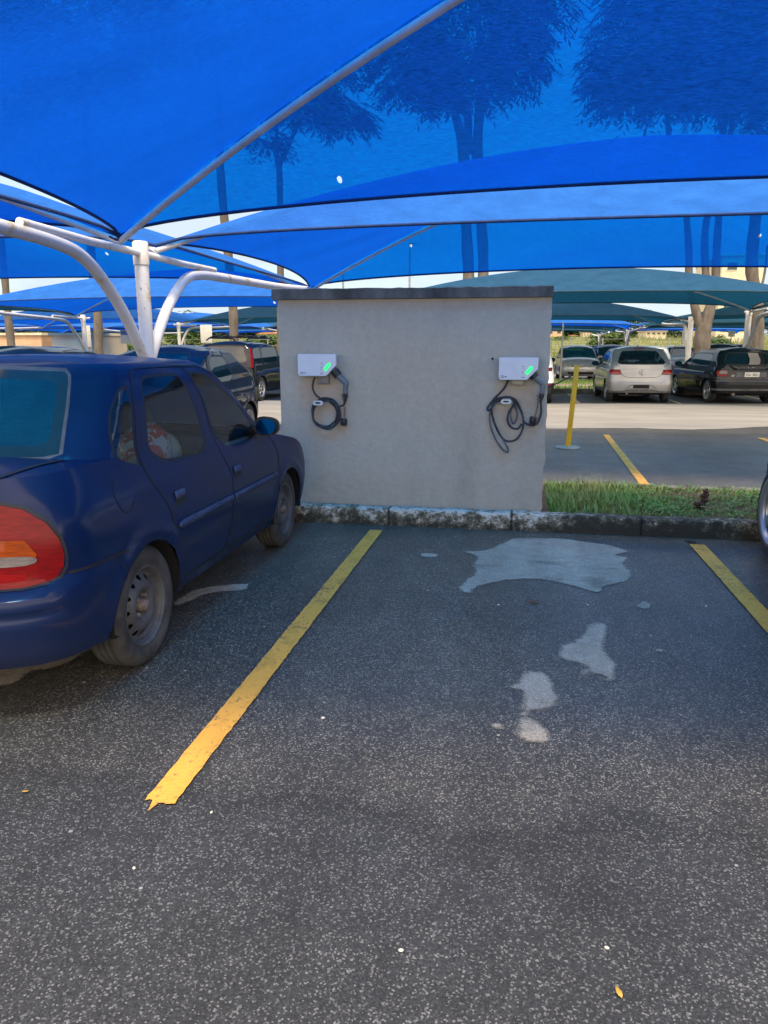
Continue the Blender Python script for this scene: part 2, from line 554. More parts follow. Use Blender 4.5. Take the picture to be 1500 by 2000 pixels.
def build_car(name, loc, rz, sp, label, cat='car', group=None, scale=1.0):
    root = empty(name, loc, rz, label, cat, group)
    root.scale = (scale, scale, scale)
    yc = sp['yc']
    off = (0, yc, 0)
    st = sp.get('step', 0.07)
    W = sp['wheels']
    Lo = Surf(sp['yr'], sp['yf'], sp['hw'], *sp['corner'], arches=[(cy, cz, ar + 0.035, sp.get('flare', 0.012), 0.03) for cy, cz, r, ar in W])
    G = Surf(sp['gyr'], sp['gyf'], sp['ghw'], *sp['gcorner'])
    tzt = np.array(sp['zt']).T
    zt = lambda y: float(np.interp(y, *tzt))
    ztop = sp['ztop']; zg0 = sp['zg0']
    tzb = np.array(sp['zb']).T
    zb = lambda y: float(np.interp(y, *tzb))
    def topz(q):
        z = zt(0.0)
        for _ in range(6):
            z = zt(float(Lo.P(q, z)[1]))
        return z
    # lower outline, right half from rear to front along the bottom
    bot = []
    ys = list(np.linspace(0, 1, 60))
    q = 0.0
    arcs = sorted(W)
    def qb(qv):
        z = 0.3
        for _ in range(5): z = zb(float(Lo.P(qv, z)[1]))
        return z
    stops = []
    for cy, cz, r, ar in arcs:
        z0 = zb(cy)
        s_ = max(-0.99, min(0.99, (z0 - cz) / ar))
        a = math.asin(s_)
        stops.append((Lo.qS(cy - ar * math.cos(a), z0), Lo.qS(cy + ar * math.cos(a), z0), cy, cz, ar, a))
    for qv in np.arange(0, Lo.Q, 0.05):
        if any(s0 - 0.02 < qv < s1 + 0.02 for s0, s1, *_ in stops): continue
        bot.append((qv, qb(qv)))
    for s0, s1, cy, cz, ar, a in stops:
        arc = []
        for t in np.linspace(PI - a, a, 26):
            y = cy + ar * math.cos(t); z = cz + ar * math.sin(t)
            arc.append((Lo.qS(y, z), z))
        i = sum(1 for b in bot if b[0] < s0)
        bot[i:i] = arc
    bot.append((Lo.Q, qb(Lo.Q)))
    top = [(qv, topz(qv)) for qv in np.linspace(0, Lo.Q, 90)]
    right = bot + top[::-1]
    outer = [(-a, b) for a, b in bot[::-1]][:-1] + bot + top[::-1] + [(-a, b) for a, b in top[1:]]
    loops = []
    def mk(S, lst):
        res = []
        for it in lst:
            key, pts = it[0], it[1]
            o = it[2] if len(it) > 2 else {}
            poly = [S.pt(t) for t in pts]
            if o.get('sym'):                        # given for x>=0 from the centre: mirror to close
                poly = poly + [(-a, b) for a, b in poly[::-1]] if not o.get('front') else poly + [(2 * S.Q - a, b) for a, b in poly[::-1]]
            if o.get('round', 0): poly = chaikin(poly, o['round'], o.get('rf', 0.2))
            if o.get('seal'):
                gp = grow(poly, o['seal'])
                sk = o.get('sealkey', 'window_trim')
                if o.get('front'):
                    res.append((sk, [(min(a, S.Q), b) for a, b in gp])); res.append((sk, [(max(a - 2 * S.Q, -S.Q), b) for a, b in gp]))
                else:
                    res.append((sk, gp))
                    if not o.get('sym'): res.append((sk, mir(gp)))
            if o.get('front'):
                # keep the outline inside (-Q,Q): split at the front centre
                res.append((key, [(min(a, S.Q), b) for a, b in poly]))
                res.append((key, [(max(a - 2 * S.Q, -S.Q), b) for a, b in poly]))
                continue
            res.append((key, poly))
            if not o.get('sym'):
                res.append((key + '~', mir(poly)))
        return res
    loops = mk(Lo, sp.get('regions', []))
    V, T = tri_region(outer, loops, st)
    P = Lo.P(V[:, 0], V[:, 1])
    objs = {}
    parts = {}
    def put(key, verts, tris, mi=0):
        parts.setdefault(key, MB())
        used = np.unique(tris); rem = {int(u): i for i, u in enumerate(used)}
        parts[key].add(verts[used], [[rem[int(i)] for i in t] for t in tris], mi, True)
    for k, t in T.items():
        kk = k or 'body'
        put(kk, P, t)
    # greenhouse
    gb = []
    gout = [(qv, zg0) for qv in np.linspace(-G.Q, G.Q, 120)] + [(qv, ztop) for qv in np.linspace(G.Q, -G.Q, 120)]
    gl = mk(G, sp.get('gregions', []))
    Vg, Tg = tri_region(gout, gl, st)
    Pg = G.P(Vg[:, 0], Vg[:, 1])
    for k, t in Tg.items():
        kk = k or 'body'
        put(kk, Pg, t)
    # roof
    def deck(curve, h, p, key, ymin=None, ymax=None, mi=0, extra=None):
        C = np.array(curve)                          # right half (x,y,z) from rear to front
        xs, ysv, zs = C[:, 0], C[:, 1], C[:, 2]
        o = np.argsort(ysv)
        ye, xe, ze = ysv[o], xs[o], zs[o]
        poly = [(x, y) for x, y in zip(xs, ysv)]
        if ymax is not None:
            poly = [(x, y) for x, y in poly if y < ymax]
            poly.append((float(np.interp(ymax, ye, xe)), ymax))
        if ymin is not None:
            poly = [(x, y) for x, y in poly if y > ymin]
            poly.insert(0, (float(np.interp(ymin, ye, xe)), ymin))
        full = poly + [(-x, y) for x, y in poly[::-1]]
        full = [p_ for i, p_ in enumerate(full) if i == 0 or math.hypot(p_[0] - full[i - 1][0], p_[1] - full[i - 1][1]) > 1e-4]
        V2, T2 = tri_region(full, [], st)
        e = np.interp(V2[:, 1], ye, xe)
        t = np.clip(np.abs(V2[:, 0]) / np.maximum(e, 1e-3), 0, 1)
        y0, y1 = ye.min(), ye.max()
        sm = np.clip((V2[:, 1] - y0) / 0.35, 0, 1) * np.clip((y1 - V2[:, 1]) / 0.45, 0, 1)
        sm = sm * (2 - sm)
        Z = np.interp(V2[:, 1], ye, ze) + h * (1 - t ** p) * sm
        vv = np.stack([V2[:, 0], V2[:, 1], Z], -1)
        put(key, vv, T2[''], mi)
        return lambda x, y: float(np.interp(y, ye, ze) + h * (1 - min(1, abs(x) / max(1e-3, np.interp(y, ye, xe))) ** p) * (lambda k: k * (2 - k))(min(1, max(0, (y - y0) / 0.35)) * min(1, max(0, (y1 - y) / 0.45))))
    gq = np.linspace(0, G.Q, 120)
    roofz = deck(G.P(gq, np.full_like(gq, ztop)), sp.get('roof_h', 0.05), 2.2, 'body')
    tc = np.array([Lo.P(a, b) for a, b in top])
    hoodz = deck(tc, sp.get('hood_h', 0.07), 2.6, 'bonnet', ymin=sp['cowl'])
    trunkz = None
    if 'trunk' in sp:
        trunkz = deck(tc, sp.get('trunk_h', 0.03), 3.0, 'boot_lid', ymax=sp['trunk'])
    # seams
    sm_ = parts['body']
    for pts, w in sp.get('seams', []): seam(sm_, Lo, pts, w, 1, step=st * 0.6)
    for pts, w in sp.get('gseams', []): seam(sm_, G, pts, w, 1, step=st * 0.6)
    # inner dark tub (wheel wells, floor)
    for cy, cz, r, ar in W:
        for sx in (1, -1):
            ri = ar + 0.012
            arcp = [(cy + ri * math.cos(t), max(cz + ri * math.sin(t), zb(cy) + 0.012)) for t in np.linspace(-0.5, PI + 0.5, 22)]
            xo = float(Lo.hw(0.45)) * 0.985; xi = xo - 0.30
            vs = [(sx * xo, y, z) for y, z in arcp] + [(sx * xi, y, z) for y, z in arcp]
            n = len(arcp)
            fs = [(i, i + 1, i + 1 + n, i + n) for i in range(n - 1)] + [tuple(range(n, 2 * n))]
            sm_.add(vs, fs, 2, True)
    y0, y1 = float(Lo.yr(0.4)) + 0.16, float(Lo.yf(0.4)) - 0.2
    hwb = float(Lo.hw(0.3)) - 0.33
    sm_.box((0, (y0 + y1) / 2, 0.24), (2 * hwb, y1 - y0, 0.06), mi=2)
    for (a, b) in ((y0, arcs[0][0] - arcs[0][3] - 0.03), (arcs[0][0] + arcs[0][3] + 0.03, arcs[1][0] - arcs[1][3] - 0.03), (arcs[1][0] + arcs[1][3] + 0.03, y1)):
        if b > a: sm_.box((0, (a + b) / 2, 0.275), (2 * (hwb + (0.30 if (a > y0 and b < y1) else 0.08)), b - a, 0.05), mi=2)
    paint = sp['paint']
    names = sp.get('names', {})
    mats = sp.get('mats', {})
    sub = sp.get('sub', {})
    made = {}
    body = None
    order = ['body'] + [k for k in parts if k != 'body' and k.rstrip('~') not in sub] + [k for k in parts if k.rstrip('~') in sub]
    for k in order:
        base = k.rstrip('~')
        m = mats.get(base, paint)
        par = root
        if base in sub:
            par = made.get(sub[base] + ('~' if k.endswith('~') else ''), made.get(sub[base], root))
        ml = [m, M['seal'], M['void']] if base == 'body' else [m]
        o = parts[k].build(names.get(base, base), ml, par, off=off if par is root else off, merge=0.0012 if base in ('body', 'bonnet', 'boot_lid') else 0.0)
        made[k] = o
    # wheels
    for i, (cy, cz, r, ar) in enumerate(W):
        ws = sp['wstyle']
        xw = float(Lo.hw(0.35)) - ws.get('w', 0.18) / 2 - ws.get('inset', 0.01)
        for sx in (1, -1):
            turn = ws.get('steer', 0.0) if i == 1 else 0.0
            made[('wheel', i, sx)] = wheel(root, (sx * xw, cy - yc, r), r, ws.get('w', 0.18), ws['rim'], ws['style'], sx < 0, turn, ws.get('tyre', 'rubber'), ws.get('mat', 'alloy'))
    ctx = dict(root=root, Lo=Lo, G=G, made=made, off=off, yc=yc, st=st, roofz=roofz, hoodz=hoodz, trunkz=trunkz, parts=parts, sp=sp)
    return ctx

def add_decal(ctx, S, name, pts, mat, off=0.003, parent=None, both=True, sym=False, front=False, rnd=0, solid=0.0, step=None):
    S_ = ctx[S]
    poly = [S_.pt(t) for t in pts]
    if sym:
        poly = poly + ([(2 * S_.Q - a, b) for a, b in poly[::-1]] if front else [(-a, b) for a, b in poly[::-1]])
    if rnd: poly = chaikin(poly, rnd)
    out = []
    for sg in ((1, -1) if (both and not sym) else (1,)):
        v, t = decal(S_, poly, off, step or min(0.05, ctx['st']), sg)
        mb = MB().add(v, t, 0, True)
        par = parent
        if isinstance(parent, str): par = ctx['made'].get(parent + ('~' if sg < 0 else ''), ctx['made'].get(parent, ctx['root']))
        o = mb.build(name, mat, par or ctx['root'], off=ctx['off'], solid=solid)
        out.append(o)
    return out

def wing_mirror(ctx, y, z, paint, w=0.19, h=0.13, d=0.10, x=None, out=0.11):
    G = ctx['G']
    for sx in (1, -1):
        x0 = float(G.hw(z)) if x is None else x
        c = Vector((sx * (x0 + out), y - ctx['yc'], z))
        mb = MB()
        prof = []
        # rounded shell, flat towards the rear
        vs = []; fs = []
        nu, nv = 18, 8
        for j in range(nv + 1):
            t = j / nv
            sc = math.sqrt(max(0.0, 1 - t ** 2.4))
            for k in range(nu):
                a = 2 * PI * k / nu
                ca, sa = math.cos(a), math.sin(a)
                ex = abs(ca) ** 0.7 * math.copysign(1, ca); ez = abs(sa) ** 0.7 * math.copysign(1, sa)
                vs.append((c.x + ex * w / 2 * sc, c.y - d * 0.35 + d * t, c.z + ez * h / 2 * sc * (1.0 - 0.12 * ex * sx)))
        for j in range(nv):
            for k in range(nu):
                fs.append((j * nu + k, j * nu + (k + 1) % nu, (j + 1) * nu + (k + 1) % nu, (j + 1) * nu + k))
        mb.add(vs, fs, 0, True)
        mb.add(vs[:nu], [tuple(range(nu))[::-1]], 0, False)
        mb.box((sx * (x0 + out * 0.25), c.y + 0.01, c.z - h * 0.18), (out * 0.9, 0.05, h * 0.5), bev=0.012)
        o = mb.build('wing_mirror', paint, ctx['root'])
        gl = MB()
        pts = chaikin([(c.x - w * 0.42, c.z - h * 0.38), (c.x + w * 0.42, c.z - h * 0.38), (c.x + w * 0.42, c.z + h * 0.38), (c.x - w * 0.42, c.z + h * 0.38)], 2)
        gl.add([(p[0], c.y - d * 0.35 - 0.004 - h * 0.16 + (p[1] - c.z) * 0.38, p[1]) for p in pts], [tuple(range(len(pts)))], 0, False)
        gl.build('mirror_glass', M['mirror_glass'], o)

def interior(ctx, front_y, rear_y, dash_y, seat_w=0.46, zs=0.50, top=1.02, lhd=True, head=True):
    root = ctx['root']; yc = ctx['yc']
    rot = Matrix.Rotation(R(-14), 3, 'X')
    for sx in (-1, 1):
        mb = MB()
        x = sx * 0.33
        mb.box((x, front_y - yc, zs - 0.08), (seat_w, 0.46, 0.16), bev=0.05)
        mb.box((x, front_y - yc - 0.27, zs + 0.24), (seat_w, 0.14, 0.56), Matrix.Rotation(R(14), 3, 'X'), bev=0.05)
        if head:
            mb.box((x, front_y - yc - 0.37, zs + 0.60), (0.24, 0.09, 0.17), Matrix.Rotation(R(10), 3, 'X'), bev=0.035)
            for k in (-0.05, 0.05):
                mb.tube([(x + k, front_y - yc - 0.34, zs + 0.46), (x + k, front_y - yc - 0.36, zs + 0.56)], 0.007, 6)
        mb.build('seat', M['interior'], root)
    mb = MB()
    mb.box((0, rear_y - yc, zs - 0.08), (1.25, 0.46, 0.16), bev=0.05)
    mb.box((0, rear_y - yc - 0.25, zs + 0.20), (1.25, 0.14, 0.52), Matrix.Rotation(R(14), 3, 'X'), bev=0.05)
    for x in (-0.36, 0.36):
        mb.box((x, rear_y - yc - 0.33, zs + 0.50), (0.24, 0.09, 0.12), bev=0.03)
    mb.build('rear_seat', M['interior'], root)
    mb = MB()
    mb.box((0, dash_y - yc, zs + 0.25), (1.35, 0.30, 0.26), bev=0.06)
    d = mb.build('dashboard', M['interior'], root)
    mb = MB()
    xs = -0.33 if lhd else 0.33
    ring = [Vector((xs + 0.18 * math.cos(a), -0.30 * 0 + 0.18 * math.sin(a) * math.sin(R(25)), 0.18 * math.sin(a) * math.cos(R(25)))) for a in np.linspace(0, 2 * PI, 28, endpoint=False)]
    cen = Vector((0, dash_y - yc - 0.30, zs + 0.33))
    mb.tube([p + cen for p in ring], 0.015, 8, closed=True)
    for a in (0.2, PI - 0.2, 1.5 * PI):
        mb.tube([cen + Vector((xs, 0, 0)), cen + Vector((xs + 0.17 * math.cos(a), 0.17 * math.sin(a) * math.sin(R(25)), 0.17 * math.sin(a) * math.cos(R(25))))], 0.016, 6)
    mb.tube([cen + Vector((xs, 0, 0)), (xs, dash_y - yc, zs + 0.25)], 0.03, 8)
    mb.build('steering_wheel', M['black_plastic'], root)
    # rear view mirror
    return d

def text_mesh(name, body, size, mat, parent, loc, rot, extrude=0.001, squash=1.0, align='CENTER'):
    cu = bpy.data.curves.new(name, 'FONT')
    cu.body = body; cu.size = size; cu.align_x = align; cu.align_y = 'CENTER'; cu.extrude = extrude
    cu.offset = size * 0.012
    t = bpy.data.objects.new(name + '_curve', cu)
    COL.objects.link(t)
    dg = bpy.context.evaluated_depsgraph_get()
    me = bpy.data.meshes.new_from_object(t.evaluated_get(dg))
    bpy.data.objects.remove(t); bpy.data.curves.remove(cu)
    me.materials.clear(); me.materials.append(mat)
    o = bpy.data.objects.new(name, me)
    COL.objects.link(o)
    o.parent = parent; o.location = loc; o.rotation_euler = rot; o.scale = (squash, 1, 1)
    return o
# ------------------------------------------------------------------ the faded blue saloon
def faded_paint():
    m, nt, out = new_mat('faded_blue_paint')
    L = nt.links
    b = N(nt, 'ShaderNodeBsdfPrincipled')
    n1 = noise(nt, 1.6, 5, 0.6)
    c = ramp(nt, n1.outputs[0], [(0.32, (0.002, 0.010, 0.044)), (0.55, (0.003, 0.014, 0.064)), (0.72, (0.009, 0.016, 0.058))])
    n2 = noise(nt, 38, 6, 0.7, stretch=(1, 0.35, 1))
    d = ramp(nt, n2.outputs[0], [(0.62, 0.0), (0.80, 0.12)])
    c2 = mixc(nt, d.outputs[0], c.outputs[0], (0.10, 0.11, 0.16))
    # road film low on the flanks
    tc = N(nt, 'ShaderNodeTexCoord'); sp = N(nt, 'ShaderNodeSeparateXYZ'); L.new(tc.outputs['Object'], sp.inputs[0])
    g = N(nt, 'ShaderNodeMapRange', inp={1: 0.62, 2: 0.25, 3: 0.0, 4: 0.16}); L.new(sp.outputs[2], g.inputs[0])
    n3 = noise(nt, 6, 6, 0.7); gm = N(nt, 'ShaderNodeMath', operation='MULTIPLY'); L.new(g.outputs[0], gm.inputs[0]); L.new(n3.outputs[0], gm.inputs[1])
    c3 = mixc(nt, gm.outputs[0], c2, (0.09, 0.09, 0.10))
    # chips
    v = N(nt, 'ShaderNodeTexVoronoi', inp={'Scale': 16.0}); L.new(tc.outputs['Object'], v.inputs['Vector'])
    ch = ramp(nt, v.outputs['Distance'], [(0.022, 0.8), (0.032, 0.0)])
    n4 = noise(nt, 2.2, 2); cm = ramp(nt, n4.outputs[0], [(0.55, 0.0), (0.62, 1.0)])
    mm = N(nt, 'ShaderNodeMath', operation='MULTIPLY'); L.new(ch.outputs[0], mm.inputs[0]); L.new(cm.outputs[0], mm.inputs[1])
    c4 = mixc(nt, mm.outputs[0], c3, (0.35, 0.36, 0.40))
    L.new(c4, b.inputs['Base Color'])
    rr = ramp(nt, n1.outputs[0], [(0.3, 0.42), (0.7, 0.55)]); L.new(rr.outputs[0], b.inputs['Roughness'])
    b.inputs['Metallic'].default_value = 0.0; b.inputs['Specular IOR Level'].default_value = 0.1
    b.inputs['Coat Weight'].default_value = 0.40; b.inputs['Coat Roughness'].default_value = 0.15
    bn = noise(nt, 14, 2); bp = N(nt, 'ShaderNodeBump', inp={'Strength': 0.012, 'Distance': 0.02}); L.new(bn.outputs[0], bp.inputs['Height']); L.new(bp.outputs[0], b.inputs['Normal'])
    L.new(b.outputs[0], out.inputs[0])
    return m
M['faded_blue'] = faded_paint()
M['mould_blue'] = pm('faded_strip', (0.045, 0.06, 0.12), 0.6, scale=5, col2=(0.02, 0.035, 0.09))

def S_(y, z): return ('s', y, z)
hero = dict(
    yc=4.08, step=0.035, paint=M['faded_blue'], flare=0.016,
    yr=[(.16, 2.34), (.22, 2.28), (.30, 2.225), (.42, 2.19), (.468, 2.185), (.484, 2.20), (.50, 2.185), (.535, 2.185), (.549, 2.195), (.575, 2.245), (.585, 2.262), (.75, 2.27), (.90, 2.295), (.98, 2.33)],
    yf=[(.16, 5.84), (.25, 5.92), (.45, 5.94), (.6, 5.90), (.7, 5.84), (.86, 5.55)],
    hw=[(.16, .70), (.24, .745), (.29, .772), (.40, .792), (.50, .802), (.56, .806), (.60, .803), (.70, .80), (.80, .782), (.86, .762), (.90, .745), (.98, .713)],
    corner=(.125, 3.3, .14, 3.0),
    zt=[(2.2, .955), (2.35, .972), (2.6, .985), (2.92, .98), (3.06, .93), (3.15, .905), (3.4, .893), (4.6, .868), (4.85, .862), (5.0, .845), (5.3, .79), (5.6, .72), (5.8, .65), (5.95, .60)],
    zb=[(2.2, .27), (2.6, .255), (2.75, .24), (3.3, .225), (4.9, .225), (5.5, .23), (5.95, .24)],
    gyr=[(.84, 2.58), (.99, 2.68), (1.33, 3.05), (1.37, 3.13)],
    gyf=[(.84, 5.15), (.95, 4.98), (1.15, 4.69), (1.30, 4.42), (1.37, 4.20)],
    ghw=[(.84, .757), (.86, .757), (.90, .742), (.98, .711), (1.1, .682), (1.2, .658), (1.3, .622), (1.34, .598), (1.37, .555)],
    gcorner=(.14, 3.0, .16, 2.7), zg0=.84, ztop=1.37, roof_h=.04, cowl=4.80, trunk=2.90, trunk_h=.025, hood_h=.07,
    wheels=[(3.02, .27, .28, .315), (5.14, .27, .28, .315)],
    wstyle=dict(style='steel', rim=.182, w=.175, inset=.012, steer=R(1), tyre='dusty_rubber'),
    regions=[
        ('bumper_rear', [('r', 0, .57), ('r', .55, .57), S_(2.34, .575), S_(2.42, .605), S_(2.77, .598), S_(2.80, .40), S_(2.80, .10), ('r', 0, .10)], dict(sym=True)),
        ('bumper_front', [('f', 0, .56), ('f', .55, .56), S_(5.75, .55), S_(5.48, .50), S_(5.48, .10), ('f', 0, .10)], dict(sym=True, front=True)),
        ('bumper_rear', [('r', 0, .535), ('r', .55, .535), S_(2.34, .54), S_(2.34, .55), ('r', .55, .549), ('r', 0, .549)], dict(sym=True)),
        ('bumper_rear', [('r', 0, .468), ('r', .55, .468), S_(2.40, .468), S_(2.40, .484), ('r', .55, .484), ('r', 0, .484)], dict(sym=True)),
        ('bumper_rear', [('r', 0, .50), ('r', .55, .50), S_(2.40, .50), S_(2.40, .512), ('r', .55, .512), ('r', 0, .512)], dict(sym=True)),
        ('boot_lid', [('r', 0, .60), ('r', .36, .60), ('r', .385, .93), ('r', .42, 1.1), ('r', 0, 1.1)], dict(sym=True)),
        ('door_rear', [S_(3.115, 1.0), S_(3.125, .93), S_(3.19, .77), S_(3.28, .60), S_(3.38, .47), S_(3.41, .30), S_(3.94, .30), S_(4.03, .47), S_(4.05, .66), S_(3.99, .87), S_(3.955, 1.0)]),
        ('door_front', [S_(3.955, 1.0), S_(3.99, .87), S_(4.05, .66), S_(4.03, .47), S_(3.94, .30), S_(4.77, .30), S_(4.86, .46), S_(4.90, .65), S_(4.875, .80), S_(4.83, 1.0)]),
        ('tail_light', [('r', .40, .58), ('r', .6, .578), S_(2.33, .578), S_(2.385, .585), S_(2.42, .605), S_(2.44, .635), S_(2.448, .68), S_(2.442, .745), S_(2.42, .81), S_(2.385, .865), S_(2.34, .90), S_(2.295, .915), ('r', .55, .922), ('r', .40, .925)]),
        ('fuel_cap', [S_(2.875 + .068 * math.cos(a), .825 + .072 * math.sin(a)) for a in np.linspace(0, 2 * PI, 24, endpoint=False)]),
    ],
    gregions=[
        ('door_rear', [S_(3.13, .80), S_(3.12, .92), S_(3.18, 1.08), S_(3.25, 1.25), S_(3.29, 1.315), S_(3.36, 1.345), S_(3.865, 1.345), S_(3.99, .80)]),
        ('door_front', [S_(3.99, .80), S_(3.865, 1.345), S_(4.10, 1.335), S_(4.24, 1.29), S_(4.44, 1.18), S_(4.66, 1.01), S_(4.79, .90), S_(4.84, .80)]),
        ('rear_door_window', [S_(3.235, .915), S_(3.87, .888), S_(3.80, 1.285), S_(3.75, 1.297), S_(3.41, 1.297), S_(3.36, 1.275)], dict(round=2, rf=.16, seal=.016)),
        ('front_door_window', [S_(4.03, .878), S_(4.57, .866), S_(4.60, .90), S_(4.585, .99), S_(4.386, 1.15), S_(4.20, 1.262), S_(4.06, 1.297), S_(3.96, 1.297), S_(3.945, 1.27)], dict(round=1, rf=.15, seal=.016)),
        ('mirror_corner', [S_(4.60, .855), S_(4.80, .855), S_(4.60, 1.0)]),
        ('quarter_window', [S_(3.105, .915), S_(3.00, .925), S_(2.955, 1.0), S_(2.965, 1.07), S_(3.03, 1.17), S_(3.12, 1.24), S_(3.20, 1.265), S_(3.205, 1.225)], dict(round=1, seal=.018)),
        ('rear_window_border', [('r', 0, .998), ('r', .54, 1.005), ('r', .60, 1.015), ('r', .545, 1.322), ('r', .52, 1.338), ('r', 0, 1.35)], dict(sym=True, seal=.016, sealkey='gasket')),
        ('rear_window', [('r', 0, 1.045), ('r', .49, 1.045), ('r', .535, 1.06), ('r', .54, 1.09), ('r', .497, 1.28), ('r', .465, 1.30), ('r', 0, 1.312)], dict(sym=True)),
        ('windscreen', [('f', 0, .90), ('f', .60, .90), ('f', .66, .92), ('f', .575, 1.31), ('f', .50, 1.335), ('f', 0, 1.345)], dict(sym=True, front=True, seal=.02)),
    ],
    seams=[
        ([S_(3.125, .93), S_(3.19, .77), S_(3.28, .60), S_(3.38, .47), S_(3.41, .30), S_(4.77, .30), S_(4.86, .46), S_(4.90, .65), S_(4.875, .80), S_(4.83, .90)], .014),
        ([S_(3.99, .87), S_(4.05, .66), S_(4.03, .47), S_(3.94, .30)], .014),
        ([S_(2.455, .61), S_(2.76, .606), S_(2.82, .596)], .011),
        ([S_(2.70, .603), S_(2.77, .54)], .005),
        ([S_(2.875 + .068 * math.cos(a), .825 + .072 * math.sin(a)) for a in np.linspace(1.6, 1.6 + 1.35 * PI, 24)], .0075),
    ],
    gseams=[
        ([S_(3.115, .88), S_(3.12, .92), S_(3.18, 1.08), S_(3.25, 1.25), S_(3.29, 1.315), S_(3.36, 1.345), S_(3.865, 1.345), S_(4.10, 1.335), S_(4.24, 1.29), S_(4.44, 1.18), S_(4.66, 1.01), S_(4.79, .90)], .011),
        ([S_(3.99, .86), S_(3.865, 1.345)], .010),
    ],
    names={'rear_door_window': 'window', 'front_door_window': 'window', 'quarter_window': 'quarter_window', 'door_rear': 'door', 'door_front': 'door',
           'bumper_rear': 'bumper', 'bumper_front': 'bumper', 'gasket': 'gasket'},
    mats={'window_trim': M['seal'], 'gasket': M['grey_plastic'], 'rear_door_window': M['glass_car'], 'front_door_window': M['glass_car'], 'quarter_window': M['glass_car'],
          'rear_window': M['glass_teal'], 'rear_window_border': M['glass_frit'], 'windscreen': M['glass_car'], 'tail_light': M['lens_red'], 'mirror_corner': M['black_plastic']},
    sub={'rear_door_window': 'door_rear', 'front_door_window': 'door_front', 'rear_window': 'rear_window_border', 'mirror_corner': 'door_front'},
)
XC = -2.41
hc = build_car('blue_saloon', (XC, 4.08, 0), 0, hero, 'faded dark blue saloon with steel wheels and dusty tyres beside the grey wall', 'car')
# tail lamp fields, strips, handles
add_decal(hc, 'Lo', 'amber_lens', [('r', .40, .665), ('r', .60, .663), S_(2.33, .668), S_(2.372, .672), S_(2.378, .70), S_(2.362, .755), ('r', .40, .768)], M['lens_amber'], .0035, 'tail_light')
add_decal(hc, 'Lo', 'reversing_lens', [('r', .40, .663), ('r', .60, .66), ('r', .66, .662), ('r', .685, .668), ('r', .692, .676), ('r', .692, .684), ('r', .68, .692), ('r', .655, .697), ('r', .60, .698), ('r', .40, .70)], M['lens_clear'], .006, 'tail_light')
add_decal(hc, 'Lo', 'reflector', [('r', .42, .60), ('r', .58, .60), ('r', .66, .605), ('r', .66, .63), ('r', .58, .635), ('r', .42, .635)], lens('lens_bright_red', (0.36, 0.006, 0.008)), .0035, 'tail_light')
add_decal(hc, 'Lo', 'side_moulding', [S_(3.31, .583), S_(3.34, .573), S_(4.02, .573), S_(4.03, .608), S_(3.36, .612), S_(3.32, .604)], M['mould_blue'], .012, 'door_rear', solid=.012)
add_decal(hc, 'Lo', 'side_moulding', [S_(4.055, .573), S_(4.83, .573), S_(4.86, .588), S_(4.82, .606), S_(4.06, .608)], M['mould_blue'], .012, 'door_front', solid=.012)
for yh, par in ((3.36, 'door_rear'), (4.14, 'door_front')):
    add_decal(hc, 'Lo', 'handle_recess', [S_(yh - .055, .69), S_(yh + .06, .69), S_(yh + .06, .765), S_(yh - .055, .765)], M['seal'], .0015, par)
    add_decal(hc, 'Lo', 'door_handle', [S_(yh - .05, .722), S_(yh + .054, .722), S_(yh + .052, .76), S_(yh - .048, .76)], M['mould_blue'], .010, par, solid=.008)
# boot lid gap on the deck and the fuel cap lock
for sx in (1, -1):
    mb = MB()
    P3 = []; N3 = []
    for t in np.linspace(0, 1, 16):
        y = 2.315 + (2.74 - 2.315) * t; x = sx * (.53 + .06 * min(1, t * 1.25) ** 0.8)
        P3.append((x, y - 4.08, hc['trunkz'](x, y) + .003)); N3.append((0, 0, 1))
    ribbon(mb, P3, N3, .028, 0)
    mb.build('boot_gap', M['seal'], hc['made']['boot_lid'])
seam_ = MB(); seam(seam_, hc['Lo'], [('r', .45, .577), ('r', .6, .575), S_(2.33, .575), S_(2.39, .583), S_(2.43, .605), S_(2.45, .64), S_(2.454, .68), S_(2.447, .75), S_(2.425, .815), S_(2.39, .87), S_(2.344, .907), S_(2.295, .922), ('r', .55, .929), ('r', .40, .932)], .012, 0, .004, both=False)
seam_.build('light_gap', M['seal'], hc['root'], off=hc['off'])
wing_mirror(hc, 4.62, .945, M['black_plastic'], w=.155, h=.125, d=.11, x=.735, out=.10)
interior(hc, 4.15, 3.36, 4.86, zs=.46)
hl = MB()
for zz in np.arange(1.085, 1.29, .022): seam(hl, hc['G'], [('r', -.44, zz), ('r', .44, zz)], .0035, 0, -.003, both=False)
hl.build('heater_lines', pm('heater_line', (.05, .035, .025), .7), hc['made']['rear_window'], off=hc['off'])
# window wiper ledge, rear parcel shelf, inner mirror
for sx in (-1, 1):
    mb = MB(); mb.box((sx * .695, 4.0 - 4.08, .70), (.03, 1.5, .36), bev=.01); mb.box((sx * .665, 4.0 - 4.08, .74), (.05, 1.3, .06), bev=.015); mb.build('door_trim', M['interior_pale'], hc['root'])
mb = MB(); mb.box((0, 2.98 - 4.08, .90), (1.28, .34, .03)); mb.build('parcel_shelf', M['interior'], hc['root'])
mb = MB(); mb.box((0, 4.35 - 4.08, 1.255), (.22, .03, .075), bev=.02); mb.tube([(0, 4.36 - 4.08, 1.26), (0, 4.42 - 4.08, 1.33)], .008, 6); mb.build('inside_mirror', M['grey_plastic'], hc['root'])
